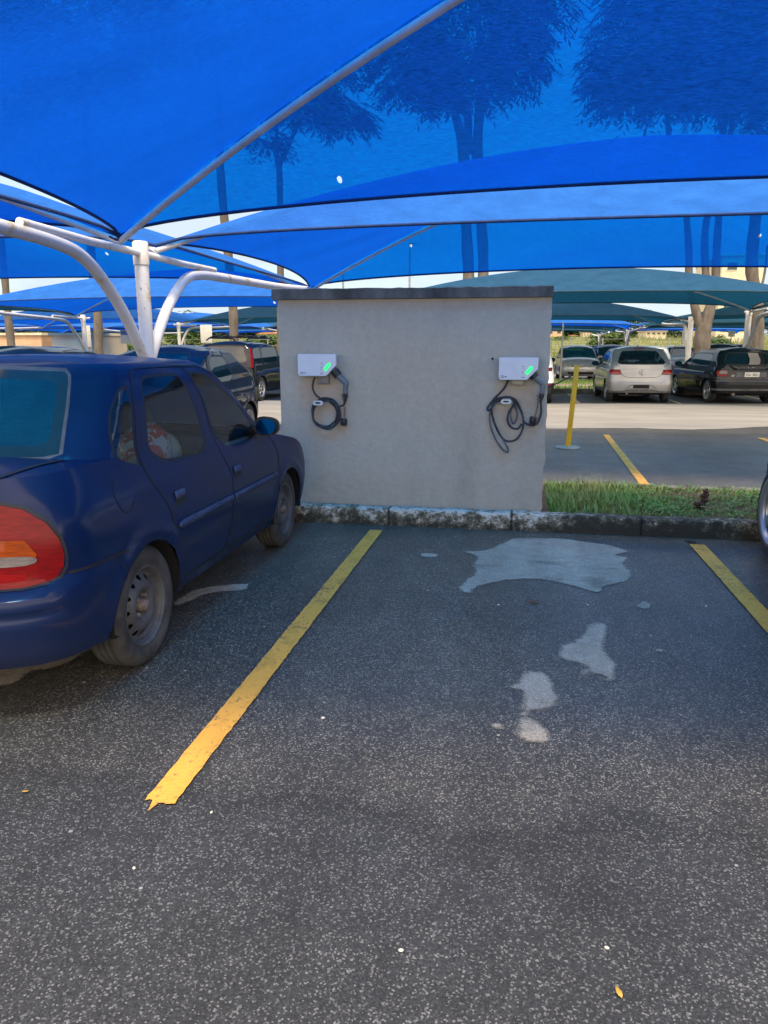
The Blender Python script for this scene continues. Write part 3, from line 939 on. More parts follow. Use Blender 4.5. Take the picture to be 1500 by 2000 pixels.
# shopping bag on the back seat
bag = empty('shopping_bag', (XC + .50, 3.60, .775), .4, 'crumpled orange and white bag with a pale green ball inside the blue saloon', 'bag')
bm_ = MB()
rng = random.Random(3)
bm_.sphere((0, 0, .12), (.13, .19, .17), seg=22, rings=14)
bm_.v = [(x * (1 + .10 * math.sin(9 * z + 5 * y)), y * (1 + .08 * math.sin(11 * z + 7 * x)), z + .012 * math.sin(18 * x + 9 * y)) for x, y, z in bm_.v]
m, nt, out = new_mat('bag_print')
b = N(nt, 'ShaderNodeBsdfPrincipled', inp={'Roughness': .35}); nn = noise(nt, 9, 2, dist=1.5)
rr = ramp(nt, nn.outputs[0], [(0.40, (.62, .62, .60)), (0.48, (.62, .10, .04)), (0.58, (.55, .07, .04)), (0.62, (.65, .63, .6))], 'CONSTANT'); nt.links.new(rr.outputs[0], b.inputs[0]); nt.links.new(b.outputs[0], out.inputs[0])
bm_.build('bag_body', m, bag)
b2 = MB(); b2.sphere((.06, .20, .10), (.12, .13, .12), seg=20, rings=12); b2.build('pale_ball', pm('pale_ball', (.45, .52, .33), .5, col2=(.55, .6, .5), scale=12), bag)
# ------------------------------------------------------------------ the other cars
def car_paint(name, col, metal=0.3, rough=0.3, coat=0.8, spec=0.5):
    return pm(name, col, rough, metal=metal, var=0.06, scale=3, coat=coat, coatr=0.02, spec=spec)
M['silver'] = car_paint('silver_paint', (.30, .305, .31), .5, .36)
M['silver_blue'] = car_paint('pale_silver_paint', (.34, .36, .37), .5, .36)
M['black_paint'] = car_paint('black_paint', (.006, .007, .009), .0, .5, .6, .08)
M['white_paint'] = car_paint('white_paint', (.78, .78, .77), 0, .35)
M['teal_paint'] = car_paint('dark_teal_paint', (.008, .030, .045), .0, .5, .6, .08)
M['navy_paint'] = car_paint('navy_paint', (.010, .016, .035), .0, .5, .6, .08)
M['green_paint'] = car_paint('deep_green_paint', (.006, .022, .024), .0, .5, .6, .08)

def hatch(L, W, H, paint, belt=.92, wr=.295, hood=.74, rear_rake=.34, front_rake=1.0, yw=(.62, None), glass='glass_dark', wst=None, roof_end=.0, rear_w=None, low=0.0, ztail=None, big=False, nose=.60, step=.075):
    """a two-box car given by a few measures; y=0 at the tail"""
    hw = W / 2
    yr_w = yw[0]; yf_w = yw[1] or L - .80
    cowl = L - 1.05 if not big else L - 1.0
    zr = H - .085
    d = dict(yc=L / 2, step=step, paint=paint, flare=.012,
        yr=[(.18, .10), (.26, .03), (.40, 0), (.56, .0), (.62, .03), (.75, .05), (belt, .09), (belt + .1, .14)],
        yf=[(.18, L - .10), (.32, L - .02), (.48, L), (.60, L - .03), (.72, L - .14), (.85, L - .40), (belt, L - .7)],
        hw=[(.18, hw - .07), (.28, hw - .025), (.45, hw - .008), (.62, hw), (.78, hw - .018), (belt - .02, hw - .055), (belt + .06, hw - .08)],
        corner=(.10, 3.4, .14, 2.9),
        zt=[(0, belt + .03), (.3, belt + .02), (L * .5, belt), (cowl, belt - .025), (cowl + .15, belt - .05), (L - .45, hood + .02), (L - .15, hood - .06), (L, nose)],
        zb=[(0, .27), (yr_w, .24), (yf_w, .22), (L, .22)],
        gyr=[(belt - .08, .07), (belt + .08, .13), (zr - .18, .13 + rear_rake * .62), (zr, .13 + rear_rake)],
        gyf=[(belt - .08, cowl + .25), (belt + .05, cowl + .06), (zr - .10, cowl + .06 - front_rake * .72), (zr, cowl + .06 - front_rake)],
        ghw=[(belt - .08, hw - .048), (belt, hw - .062), (belt + .15, hw - .09), (zr - .10, hw - .155), (zr - .03, hw - .185), (zr, hw - .225)],
        gcorner=(.075, 3.4, .15, 2.8), zg0=belt - .08, ztop=zr, roof_h=.085, cowl=cowl - .05, hood_h=.08,
        wheels=[(yr_w, wr - .005, wr, wr + .045), (yf_w, wr - .005, wr, wr + .045)],
        wstyle=wst or dict(style='five', rim=.185, w=.19, inset=.01),
        names={'rear_door_window': 'window', 'front_door_window': 'window', 'rear_side_window': 'window'},
        mats={'window_trim': M['seal'], 'rear_door_window': M[glass], 'front_door_window': M[glass], 'rear_side_window': M[glass], 'rear_window': M[glass], 'windscreen': M[glass],
              'tail_light': M['lens_red'], 'head_light': M['lens_head'], 'grille': M['black_plastic'], 'bumper_skirt': M['grey_plastic'], 'front_skirt': M['black_plastic'], 'sill_strip': M['grey_plastic']},
    )
    zb_, zt_ = belt + .025, zr - .075
    ye = .13 + rear_rake
    yB = cowl - front_rake * .62 - .32
    yC = ye + (.28 if not big else .62)
    a0 = cowl + .0
    greg = [
        ('front_door_window', [S_(yB + .04, zb_), S_(a0 - .02, zb_ - .01), S_(a0 - front_rake * .42, (zb_ + zt_) / 2 + .02), S_(a0 - front_rake * .74, zt_), S_(yB + .04, zt_)], dict(round=1, rf=.12, seal=.018)),
        ('rear_door_window', [S_(yC, zb_ + .01), S_(yB - .04, zb_), S_(yB - .04, zt_), S_(yC + .05, zt_ - .01)], dict(round=2, rf=.14, seal=.018)),
    ]
    if big:
        greg.append(('rear_side_window', [S_(ye - .02, zb_ + .03), S_(yC - .10, zb_ + .01), S_(yC - .06, zt_ - .01), S_(ye + .10, zt_ - .03)], dict(round=2, rf=.14, seal=.015)))
    xw = rear_w or (hw - .24)
    greg += [
        ('rear_window', [('r', 0, belt + .06), ('r', xw - .05, belt + .065), ('r', xw, belt + .10), ('r', xw - .07, zr - .10), ('r', xw - .10, zr - .07), ('r', 0, zr - .055)], dict(sym=True, seal=.02)),
        ('windscreen', [('f', 0, belt + .0), ('f', hw - .22, belt + .0), ('f', hw - .17, belt + .02), ('f', hw - .30, zr - .07), ('f', hw - .34, zr - .04), ('f', 0, zr - .03)], dict(sym=True, front=True, seal=.02)),
    ]
    d['gregions'] = greg
    d['regions'] = []
    d['seams'] = [
        ([S_(yC - .02, belt), S_(yr_w + .36, .62), S_(yr_w + .40, .30), S_(yf_w - .42, .30), S_(yf_w - .36, .62), S_(cowl - .05, belt - .02)], .008),
        ([S_(yB, belt), S_(yB + .02, .62), S_(yB - .04, .30)], .008),
    ]
    d['gseams'] = [([S_(yB, belt - .02), S_(yB, zr - .05)], .03)]
    d['geo'] = dict(L=L, W=W, H=H, belt=belt, hw=hw, zr=zr, cowl=cowl, yB=yB, yC=yC)
    return d

def plate(ctx, y, z, face, mat, text=None, w=.40, h=.13, tilt=0.0):
    """number plate on the tail (face -1) or nose (face +1)"""
    root = ctx['root']
    mb = MB(); mb.box((0, 0, 0), (w, .012, h), bev=.004)
    o = mb.build('number_plate', mat, root, loc=(0, y - ctx['yc'], z))
    o.rotation_euler = (R(tilt), 0, 0)
    if text:
        text_mesh('plate_lettering', text, h * .82, M['black_plastic'], o, (0, face * .0075, -.004), (PI / 2, 0, 0 if face < 0 else PI), squash=.86)
    return o

def rings(mb, c, r, t, n, pitch, mi=0, nrm=(0, -1, 0)):
    for i in range(n):
        x = c[0] + (i - (n - 1) / 2) * pitch
        pts = [(x + r * math.cos(a), c[1], c[2] + r * math.sin(a)) for a in np.linspace(0, 2 * PI, 24, endpoint=False)]
        mb.tube(pts, t, 6, mi, closed=True)

def vw_badge(ctx, y, z, r, face=-1):
    mb = MB()
    yy = y - ctx['yc']
    rings(mb, (0, yy, z), r, r * .13, 1, 0)
    f = lambda pts: mb.tube([(p[0] * r, yy, z + p[1] * r) for p in pts], r * .085, 6)
    f([(-.45, .78), (0, -.02 + .12), (.45, .78)])
    f([(-.82, .38), (-.38, -.72), (0, .02), (.38, -.72), (.82, .38)])
    return mb.build('badge', M['chrome'], ctx['root'])

# ---- silver hatchback seen from behind
hp = hatch(3.90, 1.66, 1.46, M['silver'], belt=.94, rear_rake=.60, glass='glass_car', rear_w=.60, yw=(.63, 3.10), wst=dict(style='five', rim=.178, w=.185, inset=.004))
hp['regions'] = [
    ('bumper_skirt', [('r', 0, .36), ('r', .30, .36), ('r', .44, .325), ('r', .66, .315), S_(.25, .315), S_(.34, .33), S_(.34, .1), ('r', 0, .1)], dict(sym=True)),
    ('tail_light', [('r', .50, .735), ('r', .62, .732), S_(.12, .735), S_(.20, .75), S_(.235, .80), S_(.22, .875), S_(.12, .885), ('r', .585, .885)], dict(seal=.009)),
]
gol = build_car('silver_hatchback', (3.13, 20.25 + 1.95, 0), R(1.0), hp, 'silver hatchback seen from behind with a black number plate beside the black hatchback', 'car')
s_ = []
for it in (([('r', 0, .655), ('r', .36, .66), ('r', .44, .69), ('r', .50, .735), ('r', .59, .90), ('r', .61, .96)], .009),
           ([('r', 0, .475), ('r', .22, .472), ('r', .28, .455), ('r', .36, .385), ('r', .40, .36)], .012)):
    s_.append(it)
mb = MB()
for pts, w in s_: seam(mb, gol['Lo'], pts, w, 0, .004)
mb.build('tailgate_gap', M['seal'], gol['root'], off=gol['off'])
add_decal(gol, 'Lo', 'lower_lens', [('r', .525, .74), ('r', .62, .738), S_(.12, .74), S_(.195, .755), S_(.21, .785), ('r', .545, .785)], lens('lens_pink', (.36, .10, .09)), .004, 'tail_light')
add_decal(gol, 'Lo', 'plate_recess', [('r', 0, .365), ('r', .33, .365), ('r', .24, .455), ('r', 0, .47)], M['silver'], .003, sym=True)
plate(gol, -.012, .425, -1, M['void'], w=.40, h=.085)
vw_badge(gol, .035, .80, .052)
mb = MB(); mb.sphere((0, .02 - 1.95, .725), .012); mb.build('lock', M['seal'], gol['root'])
mb = MB(); mb.box((0, .70 - 1.95, 1.395), (.26, .03, .022), bev=.006); mb.build('brake_light', M['lens_dark_red'], gol['root'])
mb = MB(); mb.tube([(0, .95 - 1.95, 1.43), (0, .89 - 1.95, 1.49)], .010, 6); mb.build('aerial', M['black_plastic'], gol['root'])
mb = MB(); mb.tube([(-.34, .02 - 1.95, .25), (-.34, .5 - 1.95, .26)], .028, 10); mb.box((-.25, .35 - 1.95, .24), (.5, .25, .12), bev=.04); mb.build('exhaust', M['rust'], gol['root'])
wing_mirror(gol, hp['geo']['cowl'] - .12, .96, M['black_plastic'], w=.20, h=.14)
interior(gol, 2.2, 1.25, 2.95, zs=.52)

# ---- black hatchback at the right
hp = hatch(4.10, 1.72, 1.42, M['black_paint'], belt=.93, rear_rake=.34, rear_w=.66, yw=(.74, 3.26), wst=dict(style='five', rim=.205, w=.20, inset=.004))
hp['regions'] = [
    ('bumper_skirt', [('r', 0, .385), ('r', .7, .385), S_(.38, .385), S_(.38, .335), ('r', .7, .335), ('r', 0, .335)], dict(sym=True)),
    ('tail_light', [('r', .60, .70), ('r', .72, .69), S_(.13, .69), S_(.20, .72), S_(.235, .80), S_(.22, .90), S_(.15, .955), ('r', .70, .935), ('r', .62, .84)], dict(seal=.006)),
    ('sill_strip', [S_(1.12, .30), S_(2.9, .30), S_(2.9, .325), S_(1.12, .325)]),
]
a3 = build_car('black_hatchback', (5.62, 20.45 + 2.02, 0), R(7), hp, 'black hatchback with a cream number plate and alloy wheels next to the silver hatchback', 'car')
add_decal(a3, 'Lo', 'clear_lens', [('r', .605, .755), ('r', .74, .75), S_(.135, .752), S_(.17, .765), S_(.17, .835), ('r', .74, .84), ('r', .615, .835)], M['lens_clear'], .004, 'tail_light')
for zz in (.645, .575):
    add_decal(a3, 'Lo', 'bright_strip', [('r', 0, zz), ('r', .74, zz), S_(.3, zz), S_(.3, zz + .012), ('r', .74, zz + .012), ('r', 0, zz + .012)], M['grey_plastic'], .004, sym=True)
add_decal(a3, 'Lo', 'side_moulding', [S_(1.12, .56), S_(2.9, .56), S_(2.9, .585), S_(1.12, .585)], M['grey_plastic'], .006)
add_decal(a3, 'Lo', 'plate_panel', [('r', 0, .68), ('r', .38, .68), ('r', .38, .80), ('r', 0, .80)], M['grey_plastic'], .004, sym=True)
plate(a3, .018, .74, -1, M['plate_white'], 'IGU 3853', w=.36, h=.115)
mb = MB(); rings(mb, (-.0, .095 - 2.05, .888), .030, .0045, 4, .047); mb.build('badge', M['chrome'], a3['root'])
text_mesh('model_lettering', 'A3', .065, M['chrome'], a3['root'], (-.47, .030 - 2.05, .712), (PI / 2, 0, 0))
wing_mirror(a3, hp['geo']['cowl'] - .10, .96, M['black_plastic'], w=.20, h=.13)
mb = MB(); mb.tube([(-.42, .0 - 2.05, .25), (-.42, .5 - 2.05, .27)], .035, 10); mb.build('exhaust', M['rust'], a3['root'])
mb = MB(); mb.tube([(0, .60 - 2.05, 1.40), (0, .52 - 2.05, 1.47)], .012, 6); mb.build('aerial', M['black_plastic'], a3['root'])

# ---- white car half hidden behind the wall
hp = hatch(4.2, 1.78, 1.56, M['white_paint'], belt=1.0, wr=.33, rear_rake=.5, yw=(.75, 3.35), big=True)
hp['regions'] = [
    ('bumper_skirt', [('r', 0, .53), ('r', .7, .53), S_(.40, .53), S_(.40, .1), ('r', 0, .1)], dict(sym=True)),
    ('tail_light', [('r', .52, .86), ('r', .7, .83), S_(.20, .83), S_(.24, .90), S_(.20, .985), ('r', .62, .99)], dict(seal=.008)),
]
hp['mats']['bumper_skirt'] = M['black_plastic']; hp['mats']['tail_light'] = M['lens_dark_red']
wc = build_car('white_hatchback', (.06, 19.45 + 2.1, 0), 0, hp, 'white hatchback with black lower bumper, mostly hidden behind the right edge of the grey wall', 'car')
add_decal(wc, 'Lo', 'reflector', [('r', .60, .475), ('r', .80, .475), ('r', .80, .505), ('r', .62, .51)], M['lens_red'], .005, 'bumper_skirt')
wing_mirror(wc, hp['geo']['cowl'] - .1, 1.06, M['black_plastic'])

# ---- silver car facing the camera across the grass
hp = hatch(4.0, 1.66, 1.50, M['silver_blue'], belt=.95, glass='glass_teal', hood=.80, nose=.66, wst=dict(style='six', rim=.178, w=.18, inset=.01))
hp['regions'] = [
    ('grille', [('f', 0, .605), ('f', .36, .605), ('f', .42, .64), ('f', .40, .665), ('f', 0, .655)], dict(sym=True, front=True)),
    ('head_light', [('f', .46, .60), ('f', .66, .61), S_(3.78, .65), S_(3.62, .73), S_(3.72, .755), ('f', .60, .71), ('f', .48, .67)], dict(seal=.006)),
    ('front_skirt', [('f', 0, .30), ('f', .5, .30), ('f', .56, .34), ('f', .54, .405), ('f', 0, .405)], dict(sym=True, front=True)),
]
fx = build_car('silver_hatchback', (2.58, 32.2 + 2.0, 0), PI + R(1), hp, 'pale silver car facing this way across the grass, behind the yellow barrier post', 'car')
plate(fx, 4.006, .47, 1, M['plate_grey'], 'KQU 8771', w=.40, h=.12)
vw_badge(fx, 4.0, .635, .06, 1)
mb = MB(); mb.tube([(x_, 4.0 - 2.0 + .0, .635) for x_ in (-.38, -.1)], .010, 6); mb.tube([(x_, 4.0 - 2.0, .635) for x_ in (.1, .38)], .010, 6); mb.build('grille_bar', M['chrome'], fx['root'])
wing_mirror(fx, hp['geo']['cowl'] - .1, 1.0, M['silver_blue'])
interior(fx, 2.2, 1.25, 2.95, zs=.52)

# ---- dark teal hatchback behind the post, nose towards us
hp = hatch(3.85, 1.66, 1.47, M['navy_paint'], belt=.93, rear_rake=.75, front_rake=1.15, glass='glass_dark', yw=(.62, 3.05))
hp['mats']['windscreen'] = M['glass_teal']
hp['regions'] = [('tail_light', [('r', .56, .80), ('r', .7, .79), S_(.16, .78), S_(.30, .86), S_(.30, .92), ('r', .66, .90)], dict(seal=.006)),
    ('head_light', [('f', .46, .62), ('f', .66, .62), S_(3.60, .68), S_(3.45, .76), ('f', .60, .72)], {})]
pg = build_car('navy_hatchback', (-4.86, 7.75 + 1.95, 0), PI, hp, 'dark blue-green hatchback with a red tail light behind the white canopy post', 'car')
wing_mirror(pg, hp['geo']['cowl'] - .1, .98, M['navy_paint'])
interior(pg, 2.2, 1.25, 2.95, zs=.52)

# ---- car roof beyond the saloon's roof at the left edge
hp = hatch(3.9, 1.66, 1.445, M['green_paint'], belt=.92, rear_rake=.5, front_rake=1.1)
hp['mats']['windscreen'] = M['glass_teal']
lg = build_car('dark_green_hatchback', (-7.45, 8.2 + 1.95, 0), PI, hp, 'dark green car whose roof shows above the blue saloon at the photo\'s left edge', 'car')
wing_mirror(lg, hp['geo']['cowl'] - .1, .98, M['green_paint'])

# ---- black tall wagon with roof rack
hp = hatch(4.1, 1.72, 1.58, M['black_paint'], belt=.98, wr=.32, rear_rake=.22, front_rake=1.0, yw=(.72, 3.2), big=True, rear_w=.66, wst=dict(style='six', rim=.20, w=.20, inset=.0))
hp['regions'] = [
    ('tail_light', [('R', .72, .84), S_(.15, .84), S_(.18, .90), S_(.19, 1.2), ('R', .70, 1.2)], dict(seal=.005)),
    ('bumper_skirt', [('r', 0, .40), ('r', .7, .40), S_(.36, .40), S_(.36, .1), ('r', 0, .1)], dict(sym=True)),
]
hp['gregions'].append(('tail_light', [('R', .765, .90), S_(.24, .90), S_(.30, 1.10), S_(.40, 1.34), S_(.43, 1.40), ('R', .665, 1.40), ('R', .725, 1.15)], {}))
sv = build_car('black_wagon', (-7.55, 18.7 + 2.05, 0), R(-2), hp, 'black tall wagon with roof rack and upright red tail lights beside the grey wall', 'car')
for sx in (1, -1):
    mb = MB(); mb.tube([(sx * .57, .45 - 2.05, 1.60), (sx * .57, .6 - 2.05, 1.66), (sx * .57, 2.2 - 2.05, 1.66), (sx * .57, 2.35 - 2.05, 1.60)], .02, 8)
    mb.build('roof_rail', M['black_plastic'], sv['root'])
for yy in (.85, 1.75):
    mb = MB(); mb.box((0, yy - 2.05, 1.69), (1.3, .06, .03), bev=.01)
    for sx in (-.5, -.2, .25, .52): mb.box((sx, yy - 2.05, 1.715), (.16, .12, .05), bev=.02)
    mb.build('roof_bar', M['black_plastic'], sv['root'])
plate(sv, .02, .55, -1, M['plate_grey'])
wing_mirror(sv, hp['geo']['cowl'] - .1, 1.05, M['black_plastic'])

# ---- dark car cut by the right edge: wheel and wing
hp = hatch(4.2, 1.76, 1.46, M['black_paint'], belt=.95, wr=.325, yw=(.75, 3.38), wst=dict(style='five', rim=.235, w=.20, inset=-.005, tyre='rubber', steer=R(11)), step=.06)
hp['regions'] = [('head_light', [('f', .50, .64), ('f', .68, .64), S_(3.85, .68), S_(3.70, .76), ('f', .62, .73)], {}),
                 ('tail_light', [('r', .56, .80), ('r', .7, .79), S_(.16, .78), S_(.26, .86), S_(.22, .92), ('r', .66, .90)], {})]
rc = build_car('black_coupe', (2.41, 4.03, 0), R(-10), hp, 'dark car at the photo\'s right edge, showing only an alloy wheel and black wing', 'car')

# ---- small cars far behind
def far_car(x, y, rz, paint, label, L=3.95, H=1.46, rear=True, **kw):
    p = hatch(L, 1.68, H, paint, step=.10, **kw)
    p['regions'] = [('tail_light', [('r', .54, .74), ('r', .66, .74), S_(.14, .74), S_(.22, .80), S_(.18, .90), ('r', .60, .89)], {}),
                    ('head_light', [('f', .46, .62), ('f', .66, .62), S_(L - .25, .68), S_(L - .40, .76), ('f', .60, .72)], {}),
                    ('grille', [('f', 0, .36), ('f', .5, .36), ('f', .5, .42), ('f', 0, .42)], dict(sym=True, front=True))]
    c = build_car('parked_car', (x, y + L / 2, 0), rz, p, label, 'car', 'cars parked far behind the canopies')
    wing_mirror(c, p['geo']['cowl'] - .1, .98, M['black_plastic'])
    return c
far_car(6.15, 36.6, R(2), M['silver_blue'], 'pale silver hatchback with red tail light beyond the silver hatchback\'s right shoulder')
far_car(9.3, 44.4, PI, M['silver_blue'], 'silver car with dark windscreen facing this way beside the slim white post', H=1.5)
far_car(4.1, 32.4, PI + R(3), M['teal_paint'], 'dark car whose roof rises just over the silver hatchback', H=1.52)
far_car(8.2, 31.0, PI, M['navy_paint'], 'dark blue car half hidden behind the forked tree trunk', H=1.55)
far_car(10.8, 26.6, 0, M['green_paint'], 'dark car roof showing at the photo\'s right edge beyond the black hatchback', H=1.50)
far_car(-14.6, 18.9, R(4), M['green_paint'], 'dark green car roof between the two foremost left-hand canopy posts', H=1.46)
far_car(-9.9, 31.8, PI, M['white_paint'], 'white car glimpsed between the black wagon and the grey wall', H=1.5)
far_car(-13.0, 31.9, PI, M['teal_paint'], 'dark teal car far behind the black wagon', H=1.46)
far_car(12.3, 44.0, 0, M['black_paint'], 'black car with its roof showing above the black hatchback', H=1.56)
# ------------------------------------------------------------------ camera frame helpers
CAMZ, PITCH, YAW, FPX = 1.45, R(12.6), R(10), 1450.0
def ray(px, py):
    x = (px - 750) / FPX; y = -(py - 1000) / FPX
    cx, cf, cz = x, math.cos(PITCH) + y * math.sin(PITCH), -math.sin(PITCH) + y * math.cos(PITCH)
    return (cx * math.cos(YAW) - cf * math.sin(YAW), cx * math.sin(YAW) + cf * math.cos(YAW), cz)
def gp(px, py, z=0.0):
    d = ray(px, py); t = (z - CAMZ) / d[2]
    return (d[0] * t, d[1] * t)
def at(px, py, Y):
    """where a point seen in the photograph stands when it is Y metres away"""
    d = ray(px, py); t = Y / d[1]
    return Vector((d[0] * t, Y, CAMZ + d[2] * t))

# ------------------------------------------------------------------ ground materials
def asphalt(name, dark, light, chip, wet_lift=True, rough=(0.75, 0.9)):
    m, nt, out = new_mat(name)
    L = nt.links
    b = N(nt, 'ShaderNodeBsdfPrincipled')
    tc = N(nt, 'ShaderNodeTexCoord'); V = tc.outputs['Object']
    v1 = N(nt, 'ShaderNodeTexVoronoi', inp={'Scale': 215.0}); L.new(V, v1.inputs['Vector'])
    s1 = N(nt, 'ShaderNodeSeparateColor'); L.new(v1.outputs['Color'], s1.inputs[0])
    c1 = ramp(nt, s1.outputs[0], [(0.0, dark), (0.55, tuple(.5 * (a + b_) for a, b_ in zip(dark, light))), (0.86, light), (0.97, chip)])
    v2 = N(nt, 'ShaderNodeTexVoronoi', inp={'Scale': 98.0}); L.new(V, v2.inputs['Vector'])
    s2 = N(nt, 'ShaderNodeSeparateColor'); L.new(v2.outputs['Color'], s2.inputs[0])
    k2 = N(nt, 'ShaderNodeMath', operation='GREATER_THAN'); k2.inputs[1].default_value = 0.87; L.new(s2.outputs[0], k2.inputs[0])
    e2 = ramp(nt, v2.outputs['Distance'], [(0.32, 1.0), (0.42, 0.0)])
    m2 = N(nt, 'ShaderNodeMath', operation='MULTIPLY'); L.new(k2.outputs[0], m2.inputs[0]); L.new(e2.outputs[0], m2.inputs[1])
    cc = ramp(nt, s2.outputs[1], [(0.0, tuple(x * .38 for x in chip)), (0.7, tuple(x * .75 for x in chip)), (1.0, chip)])
    c2 = mixc(nt, m2.outputs[0], c1.outputs[0], cc.outputs[0])
    v3 = N(nt, 'ShaderNodeTexVoronoi', inp={'Scale': 21.0}); L.new(V, v3.inputs['Vector'])
    s3 = N(nt, 'ShaderNodeSeparateColor'); L.new(v3.outputs['Color'], s3.inputs[0])
    k3 = N(nt, 'ShaderNodeMath', operation='GREATER_THAN'); k3.inputs[1].default_value = 0.985; L.new(s3.outputs[1], k3.inputs[0])
    e3 = ramp(nt, v3.outputs['Distance'], [(0.12, 1.0), (0.16, 0.0)])
    m3 = N(nt, 'ShaderNodeMath', operation='MULTIPLY'); L.new(k3.outputs[0], m3.inputs[0]); L.new(e3.outputs[0], m3.inputs[1])
    c3 = mixc(nt, m3.outputs[0], c2, tuple(min(1, c * 1.6) for c in chip))
    # large tone drift and tyre grime
    n1 = noise(nt, 0.55, 5, 0.62, vec=V); r1 = ramp(nt, n1.outputs[0], [(0.3, 0.80), (0.7, 1.18)])
    c4 = mixc(nt, 1.0, c3, r1.outputs[0], 'MULTIPLY')
    n2 = noise(nt, 9, 5, 0.65, vec=V); r2 = ramp(nt, n2.outputs[0], [(0.35, 0.85), (0.65, 1.1)])
    c5 = mixc(nt, 1.0, c4, r2.outputs[0], 'MULTIPLY')
    # tyre tracks and oil drips
    n8 = noise(nt, 1.0, 4, 0.6, vec=V, stretch=(2.6, .16, 1)); r8 = ramp(nt, n8.outputs[0], [(0.36, 0.84), (0.62, 1.07)])
    c5 = mixc(nt, 1.0, c5, r8.outputs[0], 'MULTIPLY')
    v5 = N(nt, 'ShaderNodeTexVoronoi', inp={'Scale': 1.25, 'Randomness': 1.0}); n9 = noise(nt, 7, 4, 0.7, vec=V)
    va = N(nt, 'ShaderNodeVectorMath', operation='MULTIPLY_ADD'); va.inputs[1].default_value = (.10, .10, .10); L.new(n9.outputs['Color'], va.inputs[0]); L.new(V, va.inputs[2]); L.new(va.outputs[0], v5.inputs['Vector'])
    r9 = ramp(nt, v5.outputs['Distance'], [(0.05, 0.62), (0.16, 1.0)])
    c5 = mixc(nt, 1.0, c5, r9.outputs[0], 'MULTIPLY')
    if wet_lift:
        # damp bay: smoother; colour lightened to offset dim canopy light, soft edge towards the aisle
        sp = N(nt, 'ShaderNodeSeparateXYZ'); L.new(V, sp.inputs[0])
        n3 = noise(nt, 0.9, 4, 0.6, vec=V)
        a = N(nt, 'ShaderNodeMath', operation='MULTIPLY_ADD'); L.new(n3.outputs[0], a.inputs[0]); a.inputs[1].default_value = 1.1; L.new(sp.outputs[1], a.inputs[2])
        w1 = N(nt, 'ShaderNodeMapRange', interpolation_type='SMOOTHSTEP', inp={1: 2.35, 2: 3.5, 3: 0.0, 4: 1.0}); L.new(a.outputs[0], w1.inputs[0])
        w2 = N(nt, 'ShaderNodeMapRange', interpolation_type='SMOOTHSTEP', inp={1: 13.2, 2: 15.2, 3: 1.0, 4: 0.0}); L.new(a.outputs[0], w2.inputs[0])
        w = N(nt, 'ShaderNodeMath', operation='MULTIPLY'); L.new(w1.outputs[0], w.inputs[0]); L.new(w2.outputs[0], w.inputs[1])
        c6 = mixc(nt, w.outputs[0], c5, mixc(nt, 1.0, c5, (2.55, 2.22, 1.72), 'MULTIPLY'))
        # tide mark where the damp stops
        td = ramp(nt, w1.outputs[0], [(0.02, 1.0), (0.12, 0.72), (0.22, 0.95), (0.5, 1.0)])
        c6 = mixc(nt, 1.0, c6, td.outputs[0], 'MULTIPLY')
        L.new(c6, b.inputs['Base Color'])
        rr = N(nt, 'ShaderNodeMapRange', inp={1: 0.0, 2: 1.0, 3: rough[0], 4: 0.42}); L.new(w.outputs[0], rr.inputs[0])
        n4 = noise(nt, 1.7, 4, 0.6, vec=V); ad = N(nt, 'ShaderNodeMath', operation='MULTIPLY_ADD', inp={1: 0.30, 2: -0.15}); L.new(n4.outputs[0], ad.inputs[0])
        r3 = N(nt, 'ShaderNodeMath', operation='ADD', use_clamp=True); L.new(rr.outputs[0], r3.inputs[0]); L.new(ad.outputs[0], r3.inputs[1])
        L.new(r3.outputs[0], b.inputs['Roughness'])
        bs = N(nt, 'ShaderNodeMapRange', inp={1: 0.0, 2: 1.0, 3: 0.55, 4: 0.28}); L.new(w.outputs[0], bs.inputs[0])
        bp = N(nt, 'ShaderNodeBump', inp={'Distance': 0.004}); L.new(bs.outputs[0], bp.inputs['Strength'])
    else:
        L.new(c5, b.inputs['Base Color']); b.inputs['Roughness'].default_value = rough[1]
        bp = N(nt, 'ShaderNodeBump', inp={'Strength': 0.5, 'Distance': 0.004})
    hs = N(nt, 'ShaderNodeMath', operation='ADD'); L.new(s1.outputs[0], hs.inputs[0]); L.new(m2.outputs[0], hs.inputs[1])
    L.new(hs.outputs[0], bp.inputs['Height']); L.new(bp.outputs[0], b.inputs['Normal'])
    L.new(b.outputs[0], out.inputs[0])
    return m
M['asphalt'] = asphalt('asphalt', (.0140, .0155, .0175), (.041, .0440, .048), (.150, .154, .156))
M['dry_asphalt'] = asphalt('dry_asphalt', (.31, .262, .20), (.48, .415, .325), (.55, .49, .41), wet_lift=False)
M['sandy'] = pm('sandy_aisle', (.25, .235, .215), .9, scale=1.2, col2=(.175, .17, .16), bump=.2, bscale=120, stretch=(.35, 1, 1))
M['field'] = pm('dry_field', (.16, .155, .05), .95, scale=.35, col2=(.09, .115, .03), bump=.4, bscale=4, stretch=(.3, 1, 1))
M['lawn'] = pm('mown_lawn', (.085, .15, .030), .95, scale=2.5, col2=(.16, .15, .055), bump=.4, bscale=40)
M['path'] = pm('worn_path', (.27, .21, .165), .95, scale=4, col2=(.19, .15, .115), bump=.2)
M['soil'] = pm('red_soil', (.13, .070, .042), .95, scale=7, col2=(.07, .048, .03), bump=.6, bscale=50)

